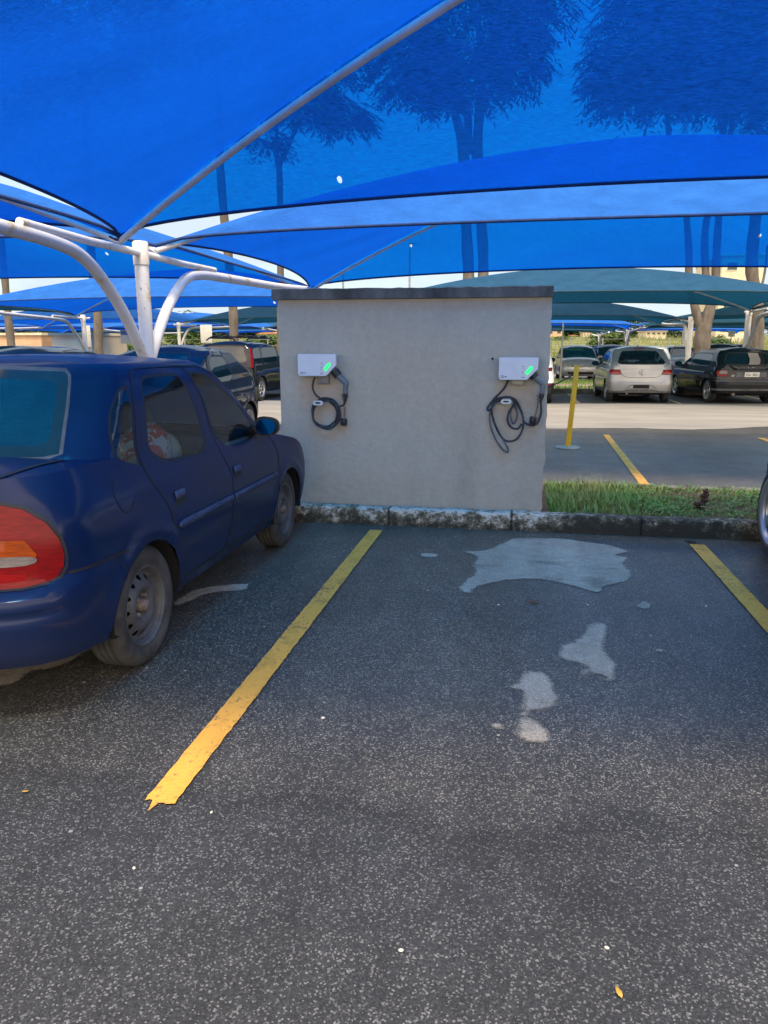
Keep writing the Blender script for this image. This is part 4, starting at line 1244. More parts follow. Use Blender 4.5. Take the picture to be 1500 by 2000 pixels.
def line_paint():
    m, nt, out = new_mat('yellow_line_paint'); L = nt.links
    b = N(nt, 'ShaderNodeBsdfPrincipled', inp={'Roughness': 0.7})
    tc = N(nt, 'ShaderNodeTexCoord'); V = tc.outputs['Object']
    n1 = noise(nt, 5, 6, 0.7, vec=V, stretch=(1.5, .8, 1)); r1 = ramp(nt, n1.outputs[0], [(0.36, (.56, .30, .05)), (0.50, (.74, .365, .055)), (0.72, (.76, .395, .07))])
    n2 = noise(nt, 55, 5, 0.7, vec=V); n3 = noise(nt, 3.2, 3, 0.6, vec=V)
    ad = N(nt, 'ShaderNodeMath', operation='MULTIPLY_ADD', inp={1: 0.55}); L.new(n3.outputs[0], ad.inputs[0]); L.new(n2.outputs[0], ad.inputs[2])
    r2 = ramp(nt, ad.outputs[0], [(0.84, 0.0), (0.95, 0.7)])
    c = mixc(nt, r2.outputs[0], r1.outputs[0], (.07, .065, .06))
    L.new(c, b.inputs['Base Color'])
    v = N(nt, 'ShaderNodeTexVoronoi', inp={'Scale': 98.0}); L.new(V, v.inputs['Vector'])
    bp = N(nt, 'ShaderNodeBump', inp={'Strength': 0.35, 'Distance': 0.003}); L.new(v.outputs['Distance'], bp.inputs['Height']); L.new(bp.outputs[0], b.inputs['Normal'])
    L.new(b.outputs[0], out.inputs[0]); return m
M['line'] = line_paint()
M['faint_line'] = pm('worn_line_paint', (.42, .33, .16), .8, scale=8, col2=(.2, .19, .16))

# ------------------------------------------------------------------ ground
def sheet(name, poly, z, mat, kind='structure', step=None, rough=0.0, rs=1):
    rng = random.Random(rs)
    if rough:
        P2 = densify(poly, step)
        ph = [rng.uniform(0, 6.28) for _ in range(6)]
        out = []
        for i, p in enumerate(P2):
            t = i * step
            r = rough * (math.sin(t * 3.1 / step * .12 + ph[0]) * .4 + math.sin(t / step * .9 + ph[1]) * .3 + rng.uniform(-.5, .5) * .7)
            a, b = Vector(P2[i - 1]), Vector(P2[(i + 1) % len(P2)])
            d = (b - a)
            if d.length > 0: d.normalize()
            out.append((p[0] + d.y * r, p[1] - d.x * r))
        poly = out
    mb = MB()
    V, T = tri_region(poly, [], max(1.0, (step or 1) * 4) if not rough else 1.0)
    mb.add([(a, b, z) for a, b in V], T[''], 0, False)
    o = mb.build(name, mat)
    if kind: o['kind'] = kind
    return o

sheet('ground', [(-400, -200), (400, -200), (400, 500), (-400, 500)], -.03, M['field'], step=120)
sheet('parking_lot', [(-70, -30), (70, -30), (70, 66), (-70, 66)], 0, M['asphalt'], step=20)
# rising field behind the car park
hb = MB()
gx, gy = np.linspace(-160, 200, 46), np.linspace(66, 260, 26)
rng = random.Random(5)
hv = []
for j, y in enumerate(gy):
    for i, x in enumerate(gx):
        z = -.06 + 2.8 * (1 / (1 + math.exp(-(y - 92) / 7))) - .075 * 0 + 2.0 * max(0, (y - 120) / 140)
        hv.append((x, y, z + .25 * math.sin(x * .11 + y * .07) * min(1, (y - 66) / 20)))
hf = [(j * 46 + i, j * 46 + i + 1, (j + 1) * 46 + i + 1, (j + 1) * 46 + i) for j in range(25) for i in range(45)]
hb.add(hv, hf); tag(hb.build('hill', M['field']), kind='structure')
# pale sandy aisle with ragged edges
sheet('aisle', [(-60, 13.7), (-20, 13.9), (-8, 13.5), (.77, 13.65), (2.2, 14.1), (3.1, 13.9), (4.6, 14.6), (7, 14.4), (60, 14.8), (60, 20.6), (9, 20.9), (6.5, 20.6), (3.3, 20.2), (1.1, 19.7), (-4, 19.6), (-12, 19.4), (-60, 19.6)], .004, M['sandy'], step=.25, rough=.10, rs=4)
sheet('aisle', [(-60, -8), (60, -8), (60, -1.2), (-60, -1.2)], .004, M['sandy'], step=.8, rough=.2, rs=9)
sheet('aisle', [(-60, 37.0), (60, 37.0), (60, 41.0), (-60, 41.0)], .004, M['sandy'], step=.8, rough=.2, rs=8)
sheet('lawn', [(-60, 24.15), (60, 24.15), (60, 26.6), (-60, 26.6)], .10, M['lawn'], step=10)
sheet('lawn', [(-60, 28.0), (60, 28.0), (60, 31.2), (-60, 31.2)], .10, M['lawn'], step=10)
sheet('path', [(-60, 26.45), (60, 26.45), (60, 28.15), (-60, 28.15)], .096, M['path'], step=10)
sheet('soil', [(-60, 6.03), (60, 6.03), (60, 7.42), (-60, 7.42)], .105, M['soil'], step=8)

# bay lines: (X, y0, y1, width)
def bay_line(x, y0, y1, w, mat, ragged=0, seed=1, xe=None):
    rng = random.Random(seed)
    xe = x if xe is None else xe
    lft = []; rgt = []
    n = int((y1 - y0) / .03)
    for i in range(n + 1):
        t = i / n; y = y0 + (y1 - y0) * t; xx = x + (xe - x) * t
        lft.append((xx - w / 2 + rng.uniform(-.0025, .0025), y)); rgt.append((xx + w / 2 + rng.uniform(-.0025, .0025), y))
    poly = rgt + lft[::-1]
    if ragged:
        end = [(x - w / 2 + w * k / 8, y0 + rng.uniform(-.012, .010)) for k in range(1, 8)]
        end[2] = (end[2][0], y0 - .05); end[3] = (end[3][0], y0 - .006)
        poly = end + poly
    V, T = tri_region(poly, [], .04)
    mb = MB().add([(a, b, .008) for a, b in V], T[''], 0, False)
    o = mb.build('bay_line', mat); o['kind'] = 'structure'
    return o
bay_line(-1.09, 1.985, 5.69, .104, M['line'], 1, 2, -1.066)
bay_line(1.385, 1.95, 5.67, .11, M['line'], 1, 3, 1.37)
bay_line(1.375, 7.60, 12.82, .10, M['line'], 0, 4, 1.50)
for i, x in enumerate((-6.0, -3.5)):
    bay_line(x, 1.95, 5.67, .105, M['line'], 0, 11 + i); bay_line(x, 7.6, 12.8, .105, M['line'], 0, 14 + i)
bay_line(-1.08, 7.6, 12.8, .105, M['line'], 0, 19); bay_line(3.9, 7.6, 12.8, .105, M['line'], 0, 21)
for i, x in enumerate((-6.2, -3.7, 1.6, 4.15, 6.7, 9.2)):
    bay_line(x, 20.0, 23.9, .10, M['faint_line'], 0, 30 + i)

# dry patches on the damp asphalt, outlines traced on the ground
def worn_edge(m):
    """break the patch up along its border, where the edge attribute falls to zero"""
    nt = m.node_tree; L = nt.links
    out = [n for n in nt.nodes if n.type == 'OUTPUT_MATERIAL'][0]
    src = out.inputs[0].links[0].from_socket
    at_ = N(nt, 'ShaderNodeAttribute', attribute_name='edge')
    n1 = noise(nt, 17, 8, 0.8); n2 = noise(nt, 5, 4, 0.6)
    a = N(nt, 'ShaderNodeMath', operation='MULTIPLY_ADD', inp={1: 1.7, 2: -0.85}); L.new(n1.outputs[0], a.inputs[0])
    b = N(nt, 'ShaderNodeMath', operation='MULTIPLY_ADD', inp={1: 1.0, 2: -0.5}); L.new(n2.outputs[0], b.inputs[0])
    c = N(nt, 'ShaderNodeMath', operation='ADD'); L.new(a.outputs[0], c.inputs[0]); L.new(b.outputs[0], c.inputs[1])
    d = N(nt, 'ShaderNodeMath', operation='ADD'); L.new(c.outputs[0], d.inputs[0]); L.new(at_.outputs['Fac'], d.inputs[1])
    r = ramp(nt, d.outputs[0], [(0.05, 0.0), (0.55, 0.92)])
    # darker damp islands inside
    n3 = noise(nt, 3.1, 5, 0.65, stretch=(.6, 1.4, 1)); r3 = ramp(nt, n3.outputs[0], [(0.56, 1.0), (0.70, 0.6)])
    k = N(nt, 'ShaderNodeMath', operation='MULTIPLY'); L.new(r.outputs[0], k.inputs[0]); L.new(r3.outputs[0], k.inputs[1])
    t = N(nt, 'ShaderNodeBsdfTransparent')
    mx = N(nt, 'ShaderNodeMixShader'); L.new(k.outputs[0], mx.inputs[0]); L.new(t.outputs[0], mx.inputs[1]); L.new(src, mx.inputs[2])
    L.new(mx.outputs[0], out.inputs[0])
worn_edge(M['dry_asphalt'])
def patch(name, pts, src, z=.004, seed=1, soft=.05):
    poly = [gp(*src(p)) for p in pts]
    c = catmull([(a, b, 0) for a, b in poly], 4, True)
    d = densify([(p.x, p.y) for p in c], .03)
    g_ = chaikin(grow(d, .012), 1)
    ring = np.array(densify(g_, .02))
    V, T = tri_region(g_, [], .03)
    o = MB().add([(a, b, z) for a, b in V], T[''], 0, False).build(name, M['dry_asphalt'])
    at_ = o.data.attributes.new('edge', 'FLOAT', 'POINT')
    ext = min(soft, 0.30 * (V.max(0) - V.min(0)).min())
    at_.data.foreach_set('value', [float(min(1.0, np.hypot(*(ring - v).T).min() / ext)) for v in V])
    o['kind'] = 'structure'
    return o
c6 = lambda p: (560 + p[0] / 1.596, 900 + p[1] / 1.596)
c3_ = lambda p: (200 + p[0] / 2.5, 1000 + p[1] / 2.5)
idt = lambda p: p
patch('dry_ground_patch', [(535, 400), (572, 415), (598, 392), (650, 380), (720, 370), (800, 372), (870, 385), (920, 400), (975, 410), (1000, 390), (1065, 375), (1072, 350), (1050, 325), (1060, 305), (1025, 295), (1062, 284), (1020, 268), (960, 258), (860, 245), (720, 243), (680, 255), (620, 280), (555, 285), (590, 300), (580, 330), (590, 345), (560, 375)], c6, seed=1)
patch('dry_ground_patch', [(985, 508), (995, 545), (985, 575), (1000, 610), (1035, 635), (1020, 655), (1020, 680), (1003, 692), (985, 672), (955, 664), (930, 672), (925, 690), (900, 670), (935, 650), (915, 635), (860, 620), (848, 605), (855, 580), (915, 555), (935, 520)], c6, seed=2)
patch('dry_ground_patch', [(770, 660), (805, 665), (835, 720), (845, 758), (790, 775), (755, 780), (740, 800), (775, 815), (805, 840), (812, 868), (780, 879), (735, 873), (720, 850), (726, 815), (736, 775), (738, 745), (735, 720), (675, 708), (725, 695), (740, 665)], c6, seed=3)
patch('dry_ground_patch', [(1092, 456), (1112, 441), (1130, 446), (1130, 458), (1110, 462)], c6, seed=4)
patch('dry_ground_patch', [(415, 292), (440, 288), (472, 294), (460, 301), (425, 301)], c6, seed=5)
patch('dry_ground_patch', [(640, 828), (655, 822), (675, 832), (655, 838)], c6, seed=6)
patch('dry_ground_patch', [(1150, 592), (1165, 588), (1173, 595), (1160, 600)], c6, seed=7)
patch('dry_ground_patch', [(330, 470), (372, 425), (450, 382), (570, 362), (700, 352), (716, 362), (695, 385), (580, 392), (500, 408), (420, 440)], c3_, seed=8)
patch('dry_ground_patch', [(-40, 1345), (0, 1342), (40, 1330), (60, 1312), (110, 1305), (150, 1285), (180, 1262), (120, 1250), (-40, 1270)], idt, seed=9)
patch('dry_ground_patch', [(172, 1371), (182, 1366), (192, 1369), (184, 1373)], idt, seed=10)

# ------------------------------------------------------------------ kerbs
def kerb_mat():
    m, nt, out = new_mat('mouldy_kerb'); L = nt.links
    b = N(nt, 'ShaderNodeBsdfPrincipled', inp={'Roughness': 0.9})
    tc = N(nt, 'ShaderNodeTexCoord'); V = tc.outputs['Object']
    n1 = noise(nt, 11, 10, 0.78, vec=V, stretch=(1, 1, 1.3)); n2 = noise(nt, 1.6, 3, 0.5, vec=V); n0 = noise(nt, 34, 5, 0.7, vec=V)
    sp = N(nt, 'ShaderNodeSeparateXYZ'); L.new(V, sp.inputs[0])
    h = N(nt, 'ShaderNodeMapRange', inp={1: 0.02, 2: 0.15, 3: -0.08, 4: 0.08}); L.new(sp.outputs[2], h.inputs[0])
    xx = N(nt, 'ShaderNodeMapRange', inp={1: 0.2, 2: 0.9, 3: 0.03, 4: -0.07}); L.new(sp.outputs[0], xx.inputs[0])
    a = N(nt, 'ShaderNodeMath', operation='ADD'); L.new(n1.outputs[0], a.inputs[0]); L.new(h.outputs[0], a.inputs[1])
    a2 = N(nt, 'ShaderNodeMath', operation='MULTIPLY_ADD', inp={1: 0.38}); L.new(n2.outputs[0], a2.inputs[0]); L.new(a.outputs[0], a2.inputs[2])
    a3 = N(nt, 'ShaderNodeMath', operation='ADD'); L.new(a2.outputs[0], a3.inputs[0]); L.new(xx.outputs[0], a3.inputs[1])
    a4 = N(nt, 'ShaderNodeMath', operation='MULTIPLY_ADD', inp={1: 0.35}); L.new(n0.outputs[0], a4.inputs[0]); L.new(a3.outputs[0], a4.inputs[2])
    r = ramp(nt, a4.outputs[0], [(0.74, (.030, .027, .018)), (0.83, (.085, .075, .048)), (0.90, (.24, .205, .14)), (0.97, (.56, .53, .46))])
    r.color_ramp.elements[3].position = .97
    sc = N(nt, 'ShaderNodeMath', operation='MULTIPLY', inp={1: 0.955}); L.new(a4.outputs[0], sc.inputs[0]); L.new(sc.outputs[0], r.inputs[0])
    jx = N(nt, 'ShaderNodeMath', operation='PINGPONG', inp={1: 0.5}); L.new(sp.outputs[0], jx.inputs[0])
    jr = ramp(nt, jx.outputs[0], [(0.006, .18), (0.014, 1.0)])
    jc = mixc(nt, 1.0, r.outputs[0], jr.outputs[0], 'MULTIPLY')
    L.new(jc, b.inputs['Base Color'])
    bp = N(nt, 'ShaderNodeBump', inp={'Strength': 0.7, 'Distance': 0.012}); L.new(n1.outputs[0], bp.inputs['Height']); L.new(bp.outputs[0], b.inputs['Normal'])
    L.new(b.outputs[0], out.inputs[0]); return m
M['kerb'] = kerb_mat()
M['kerb_plain'] = pm('plain_kerb', (.20, .19, .165), .9, scale=5, col2=(.06, .055, .04), bump=.3)
def kerb(y0, w, h, mat, x0=-60, x1=60, r=.02, seed=1, step=.08, fine=True):
    rng = random.Random(seed)
    prof = [(0, 0), (.004, h - r), (r * .4, h - r * .35), (r, h), (w - r, h), (w, h - r), (w, 0)]
    xs = np.arange(x0, x1 + .01, step)
    mb = MB(); vs = []
    for i, x in enumerate(xs):
        j1, j2 = rng.uniform(-.005, .005), rng.uniform(-.005, .005)
        for k, (a, b) in enumerate(prof):
            vs.append((x, y0 + a + (j1 if b > 0 else 0), b + (j2 if b > .03 else 0)))
    n = len(prof)
    fs = [(i * n + k, i * n + k + 1, (i + 1) * n + k + 1, (i + 1) * n + k) for i in range(len(xs) - 1) for k in range(n - 1)]
    mb.add(vs, [f[::-1] for f in fs], 0, True)
    o = mb.build('kerb', mat); o['kind'] = 'structure'
    return o
kerb(5.885, .145, .142, M['kerb'], -14, 14)
kerb(7.42, .12, .125, M['kerb_plain'], -14, 14, seed=2)
kerb(24.0, .15, .16, M['kerb_plain'], -50, 50, seed=3, step=.4)
kerb(31.2, .15, .16, M['kerb_plain'], -50, 50, seed=4, step=.4)

# ------------------------------------------------------------------ the grey wall
def wall_mat():
    m, nt, out = new_mat('grey_render'); L = nt.links
    b = N(nt, 'ShaderNodeBsdfPrincipled', inp={'Roughness': 0.85})
    tc = N(nt, 'ShaderNodeTexCoord'); V = tc.outputs['Object']
    n1 = noise(nt, 1.3, 6, 0.6, vec=V); r1 = ramp(nt, n1.outputs[0], [(0.3, (.445, .398, .318)), (0.7, (.485, .436, .352))])
    n2 = noise(nt, 22, 6, 0.7, vec=V); r2 = ramp(nt, n2.outputs[0], [(0.3, .90), (0.7, 1.06)])
    c = mixc(nt, 1.0, r1.outputs[0], r2.outputs[0], 'MULTIPLY')
    n4 = noise(nt, 3.2, 3, 0.5, vec=V, stretch=(1, 1, .16)); r4 = ramp(nt, n4.outputs[0], [(0.54, 1.0), (0.74, .87)])
    c = mixc(nt, 1.0, c, r4.outputs[0], 'MULTIPLY')
    sz = N(nt, 'ShaderNodeSeparateXYZ'); L.new(V, sz.inputs[0])
    gz = N(nt, 'ShaderNodeMapRange', inp={1: 0.02, 2: 0.34, 3: 0.42, 4: 0.0}); L.new(sz.outputs[2], gz.inputs[0])
    nz_ = noise(nt, 9, 6, 0.7, vec=V); gm = N(nt, 'ShaderNodeMath', operation='MULTIPLY'); L.new(gz.outputs[0], gm.inputs[0]); L.new(nz_.outputs[0], gm.inputs[1])
    c = mixc(nt, gm.outputs[0], c, (.16, .14, .105))
    v = N(nt, 'ShaderNodeTexVoronoi', inp={'Scale': 9.0}); L.new(V, v.inputs['Vector'])
    sp = ramp(nt, v.outputs['Distance'], [(0.018, .45), (0.035, 1.0)])
    c = mixc(nt, 1.0, c, sp.outputs[0], 'MULTIPLY')
    L.new(c, b.inputs['Base Color'])
    n3 = noise(nt, 45, 4, 0.65, vec=V); n5 = noise(nt, 7, 3, 0.6, vec=V)
    ad = N(nt, 'ShaderNodeMath', operation='MULTIPLY_ADD', inp={1: 2.0}); L.new(n5.outputs[0], ad.inputs[0]); L.new(n3.outputs[0], ad.inputs[2])
    bp = N(nt, 'ShaderNodeBump', inp={'Strength': 0.35, 'Distance': 0.006}); L.new(ad.outputs[0], bp.inputs['Height']); L.new(bp.outputs[0], b.inputs['Normal'])
    L.new(b.outputs[0], out.inputs[0]); return m
M['wall'] = wall_mat()
M['cap'] = pm('weathered_concrete', (.18, .168, .15), .9, scale=6, col2=(.055, .05, .043), bump=.6, bscale=40, stretch=(1, 1, .35))
wl = empty('charging_wall', (-.85, 6.12, .10), 0, 'freestanding grey rendered wall with a dark concrete cap, two chargers hang on it', 'wall')
mb = MB()
rng = random.Random(2)
x0, x1, z0, z1 = -1.945, .243, .02, 1.815
nx, nz = 60, 50
def jag(z, s):            # chipped right-hand edge near the foot
    return s * (rng.uniform(-.006, .006) if z > .5 else rng.uniform(-.022, .004))
vs = []
for j in range(nz + 1):
    z = z0 + (z1 - z0) * j / nz; e = jag(z, 1)
    for i in range(nx + 1):
        x = x0 + (x1 - x0) * i / nx
        vs.append((x + (e if i == nx else 0), 6.04 + .003 * math.sin(x * 3 + z * 2), z))
fs = [(j * (nx + 1) + i, j * (nx + 1) + i + 1, (j + 1) * (nx + 1) + i + 1, (j + 1) * (nx + 1) + i) for j in range(nz) for i in range(nx)]
mb.add(vs, fs, 0, False)
nb = len(vs)
edge = [vs[j * (nx + 1) + nx] for j in range(nz + 1)]
mb.add([p for p in edge] + [(p[0], 6.20, p[2]) for p in edge], [(j, j + nz + 1, j + nz + 2, j + 1) for j in range(nz)], 0, False)
mb.add([(x0, 6.04, z0), (x0, 6.20, z0), (x0, 6.20, z1), (x0, 6.04, z1)], [(0, 3, 2, 1)], 0, False)
mb.add([(x0, 6.20, z0), (x1, 6.20, z0), (x1, 6.20, z1), (x0, 6.20, z1)], [(0, 3, 2, 1)], 0, False)
mb.build('render_face', M['wall'], wl, off=(-.85, 6.12, .10))
mb = MB()
vs = []; xs = np.linspace(-1.985, .250, 46)
for x in xs:
    j = rng.uniform(-.004, .004); k = rng.uniform(-.004, .003)
    vs += [(x, 6.0 + j, 1.817), (x, 5.997 + j, 1.893 + k), (x, 6.008, 1.899 + k), (x, 6.24, 1.900 + k), (x, 6.245, 1.817)]
fs = [(i * 5 + k, i * 5 + (k + 1) % 5, (i + 1) * 5 + (k + 1) % 5, (i + 1) * 5 + k) for i in range(len(xs) - 1) for k in range(5)]
mb.add(vs, [f[::-1] for f in fs], 0, False); mb.add(vs[:5], [(0, 1, 2, 3, 4)], 0, False); mb.add(vs[-5:], [(4, 3, 2, 1, 0)], 0, False)
mb.build('concrete_cap', M['cap'], wl, off=(-.85, 6.12, .10))

# ------------------------------------------------------------------ chargers
M['housing'] = pm('white_housing', (.66, .68, .73), .35, var=.03)
M['charger_dark'] = pm('charger_dark', (.020, .030, .028), .5)
M['handle_grey'] = pm('handle_grey', (.17, .19, .20), .5)
M['cable'] = pm('charge_cable', (.035, .038, .045), .55, scale=12, col2=(.018, .02, .024))
M['cable_worn'] = pm('worn_cable', (.14, .145, .15), .6, scale=9, col2=(.03, .033, .036))
M['ivory'] = pm('ivory_plastic', (.42, .40, .34), .5)
M['box_grey'] = pm('grey_box', (.22, .235, .24), .5)
M['hook_white'] = pm('hook_white', (.66, .66, .63), .5)
M['led'] = emit_mat('green_status_light', (.02, 1.0, .16), 1.1)
M['navy_print'] = pm('navy_print', (.02, .04, .14), .5)
M['red_print'] = pm('red_print', (.45, .03, .03), .5)

def charger(x0, zt, w, h, px0, py0, mpp, jmat, cable, plug, cap, curl, junction, hook, extra, label, hlabel, jlabel):
    """px0,py0: the housing's top left corner in the traced drawing, mpp metres per drawing unit"""
    Yf = 5.915
    yw = 6.038
    C = lambda p, d=.0: Vector((x0 + (p[0] - px0) * mpp, yw - .02 - d, zt - (p[1] - py0) * mpp))
    base = Vector((x0 + w / 2, yw, zt - h / 2))
    root = empty('wall_charger', base, 0, label, 'charger', 'chargers on the grey wall')
    ch = .084
    out = [(0, 0), (w, 0), (w, -h + ch), (w - ch, -h), (0, -h)]
    out = [(.006, 0), (w - .004, 0), (w, -.006), (w, -h + ch), (w - ch, -h), (.018, -h), (.006, -h + .006), (0, -h + .018), (0, -.012)]
    mb = MB()
    mb.prism([(x0 + a, zt + b) for a, b in out][::-1], Yf, Yf + .045)
    hs = mb.build('housing', M['housing'], root, off=base, bevel=.006)
    mb = MB(); mb.prism([(x0 + a * .93 + .004, zt - .004 + b * .93) for a, b in out][::-1], Yf + .043, yw)
    mb.build('back_box', M['box_grey'], root, off=base)
    # status light and print
    lc = C((px0 + .775 * w / mpp, py0 + .57 * h / mpp)); lc.y = Yf - .002
    mb = MB(); rm = Matrix.Rotation(R(-52), 3, 'Y')
    mb.box(lc, (.066, .006, .022), rm, bev=.002); mb.build('status_light', M['led'], root, off=base)
    mb = MB()
    for k, (dx, dz, ww) in enumerate(((-.045, .030, .020), (-.038, .012, .008), (-.048, -.006, .010), (-.050, -.018, .008), (-.045, -.052, .026))):
        mb.box((lc.x + dx, Yf - .001, lc.z + dz), (ww, .002, .0035), mi=1 if k == 0 else 0)
    rings(mb, (x0 + .030, Yf - .001, zt - h + .026), .009, .0018, 1, 0)
    mb.box((x0 + .055, Yf - .001, zt - h + .025), (.022, .002, .005))
    mb.build('print', [M['navy_print'], M['red_print']], root, off=base)
    # plug in its holster
    a, b, c, d = [C(p, .055) for p in plug]
    mb = MB()
    mb.tube([a, a + (b - a) * .5, b], [.034, .036, .034], 16, 0)
    mb.tube([b - (b - a) * .1, b + (c - b) * .3 + Vector((0, 0, .002)), c], [.028, .025, .023], 14, 1)
    mb.tube(catmull([b + (c - b) * .55, c, c + (d - c) * .35, d], 6), [.024] * 6 + [.023] * 6 + [.021] * 6 + [.02], 14, 1)
    mb.tube([d, d + (d - c).normalized() * .035], [.022, .019], 12, 0)
    mb.tube([d + (d - c).normalized() * .03, d + (d - c).normalized() * .062], [.016, .011], 10, 0)
    mb.build('plug', [M['charger_dark'], M['handle_grey']], root, off=base)
    for k, (pts, m_, r_, cl) in enumerate(cable):
        mb = MB()
        pp = [C(p, .012 + .016 * abs(math.sin(i * .7 + k))) for i, p in enumerate(pts)]
        mb.tube(catmull(pp, 6, cl), r_, 8, closed=cl)
        mb.build('cable', M[m_], root, off=base)
    q0, q1 = C(curl[0], .03), C(curl[1], .02)
    mb = MB()
    n = 90
    pts = [q0.lerp(q1, t) + Vector((.006 * math.cos(t * 2 * PI * 7) + .012 * math.sin(t * PI), .006 * math.sin(t * 2 * PI * 7), 0)) for t in np.linspace(0, 1, n)]
    mb.tube(pts, .0028, 5); mb.build('cap_cord', M['cable'], root, off=base)
    mb = MB(); p = C(((cap[0] + cap[2]) / 2, (cap[1] + cap[3]) / 2), .02)
    mb.lathe([(.001, -.03), (.024, -.03), (.027, -.02), (.027, .02), (.024, .028), (.001, .028)], Matrix.Translation(p) @ Matrix.Rotation(R(6), 4, 'Y'), 18)
    mb.build('dust_cap', M['black_plastic'], root, off=base)
    # junction box under the housing
    j0, j1 = C(junction[:2]), C(junction[2:])
    jc = (j0 + j1) / 2; jw, jh = abs(j1.x - j0.x), abs(j1.z - j0.z) + .03
    jb = empty('junction_box', (jc.x, yw, jc.z), 0, jlabel, 'junction box')
    mb = MB(); mb.box((0, -.028, .015), (jw, .052, jh), bev=.006)
    mb.build('box_body', M[jmat], jb)
    mb = MB()
    for sx in (-1, 1): mb.lathe([(.001, 0), (.006, 0), (.006, .004), (.001, .004)], Matrix.Translation((sx * (jw / 2 - .013), -.055, -jh / 2 + .028)) @ Matrix.Rotation(PI / 2, 4, 'X'), 10)
    mb.build('corner_screw', M['ivory'], jb)
    # cable hook
    h0, h1 = C(hook[:2]), C(hook[2:])
    hc_ = (h0 + h1) / 2; hw_, hh = abs(h1.x - h0.x) / 2, abs(h1.z - h0.z) / 2
    hk = empty('cable_hook', (hc_.x, yw, hc_.z), 0, hlabel, 'hook')
    ring = [(hw_ * math.copysign(abs(math.cos(t)) ** .5, math.cos(t)), hh * math.copysign(abs(math.sin(t)) ** .7, math.sin(t))) for t in np.linspace(0, 2 * PI, 32, endpoint=False)]
    hole = [(a_ * .55, b_ * .38) for a_, b_ in ring]
    V, T = tri_region(ring, [], .008, [hole])
    mb = MB(); mb.add([(a_, -.085, b_) for a_, b_ in V], T[''], 0, False)
    o = mb.build('hook_plate', M['hook_white'], hk, solid=.010)
    mb = MB(); mb.box((0, -.04, 0), (hw_ * 1.2, .08, hh * .9), bev=.008); mb.build('hook_arm', M['charger_dark'], hk)
    return root
loopA = []
rng = random.Random(9)
def ell(cx, cy, rx, ry, n=14, jit=10, a0=0.0, turns=1.0):
    return [(cx + rx * math.cos(a0 + 2 * PI * turns * i / n) + rng.uniform(-jit, jit), cy + ry * math.sin(a0 + 2 * PI * turns * i / n) + rng.uniform(-jit, jit)) for i in range(n)]
c1 = [([(440, 680), (412, 800), (420, 880), (470, 970), (560, 1030), (700, 1040)], 'cable', .0075, False),
      (ell(630, 1262, 245, 255), 'cable', .0075, True), (ell(622, 1275, 225, 240), 'cable', .0075, True), (ell(640, 1290, 238, 232), 'cable', .0075, True), (ell(612, 1268, 205, 225, jit=16), 'cable', .0075, True),
      ([(820, 1150), (890, 1142), (945, 1105), (965, 1050)], 'cable', .0075, False)]
charger(-1.753, 1.386, .317, .174, 210, 300, .000495, 'box_grey', c1, [(800, 560), (868, 650), (990, 762), (985, 935)], (885, 1340, 985, 1470), ((905, 945), (945, 1335)), (512, 690, 690, 782), (430, 1052, 602, 1132), None,
        'white wall charger with a green light and its cable neatly coiled, nearer the blue car', 'small white cable hook holding the neat coil under the left charger', 'grey junction box under the charger nearer the blue car')
c2 = [([(572, 640), (520, 760), (440, 860), (350, 955), (270, 1060), (228, 1130), (245, 1165), (290, 1130), (330, 1040), (400, 970), (480, 945)], 'cable', .008, False),
      ([(450, 945), (600, 928), (720, 990), (810, 1160), (862, 1350), (840, 1510), (760, 1650), (640, 1700), (520, 1660), (410, 1490), (330, 1280), (310, 1120), (370, 990)], 'cable', .008, True),
      ([(540, 990), (400, 1010), (300, 1150), (275, 1300), (310, 1480), (400, 1680), (520, 1850), (600, 1892), (610, 1830), (540, 1700), (430, 1540), (340, 1330), (318, 1150), (390, 1010), (480, 960)], 'cable_worn', .007, False),
      ([(690, 1030), (650, 1130), (638, 1270), (690, 1390), (742, 1300), (738, 1170), (680, 1050)], 'cable_worn', .007, False),
      ([(710, 1040), (620, 1160), (585, 1320), (650, 1450), (760, 1475), (835, 1390)], 'cable', .008, False),
      ([(640, 950), (740, 1060), (820, 1180), (862, 1330), (900, 1375), (1000, 1412), (1095, 1375), (1150, 1220), (1150, 1090), (1132, 985)], 'cable', .008, False)]
charger(-.1415, 1.364, .299, .1705, 408, 255, .000455, 'ivory', c2, [(960, 500), (1025, 590), (1165, 700), (1150, 860)], (970, 1255, 1070, 1390), ((1080, 880), (1050, 1250)), (628, 630, 835, 722), (462, 962, 640, 1042), None,
        'white wall charger with a green light and its cable hung in loose tangled loops', 'small white cable hook holding the tangled cable under the right charger', 'ivory junction box under the charger with the tangled cable')
# stray drill hole in the render
mb = MB(); mb.lathe([(.001, 0), (.007, 0), (.009, .002)], Matrix.Translation((-.195, 6.0365, 1.352)) @ Matrix.Rotation(PI / 2, 4, 'X'), 12); mb.build('drill_hole', M['void'], wl, off=(-.85, 6.12, .10))
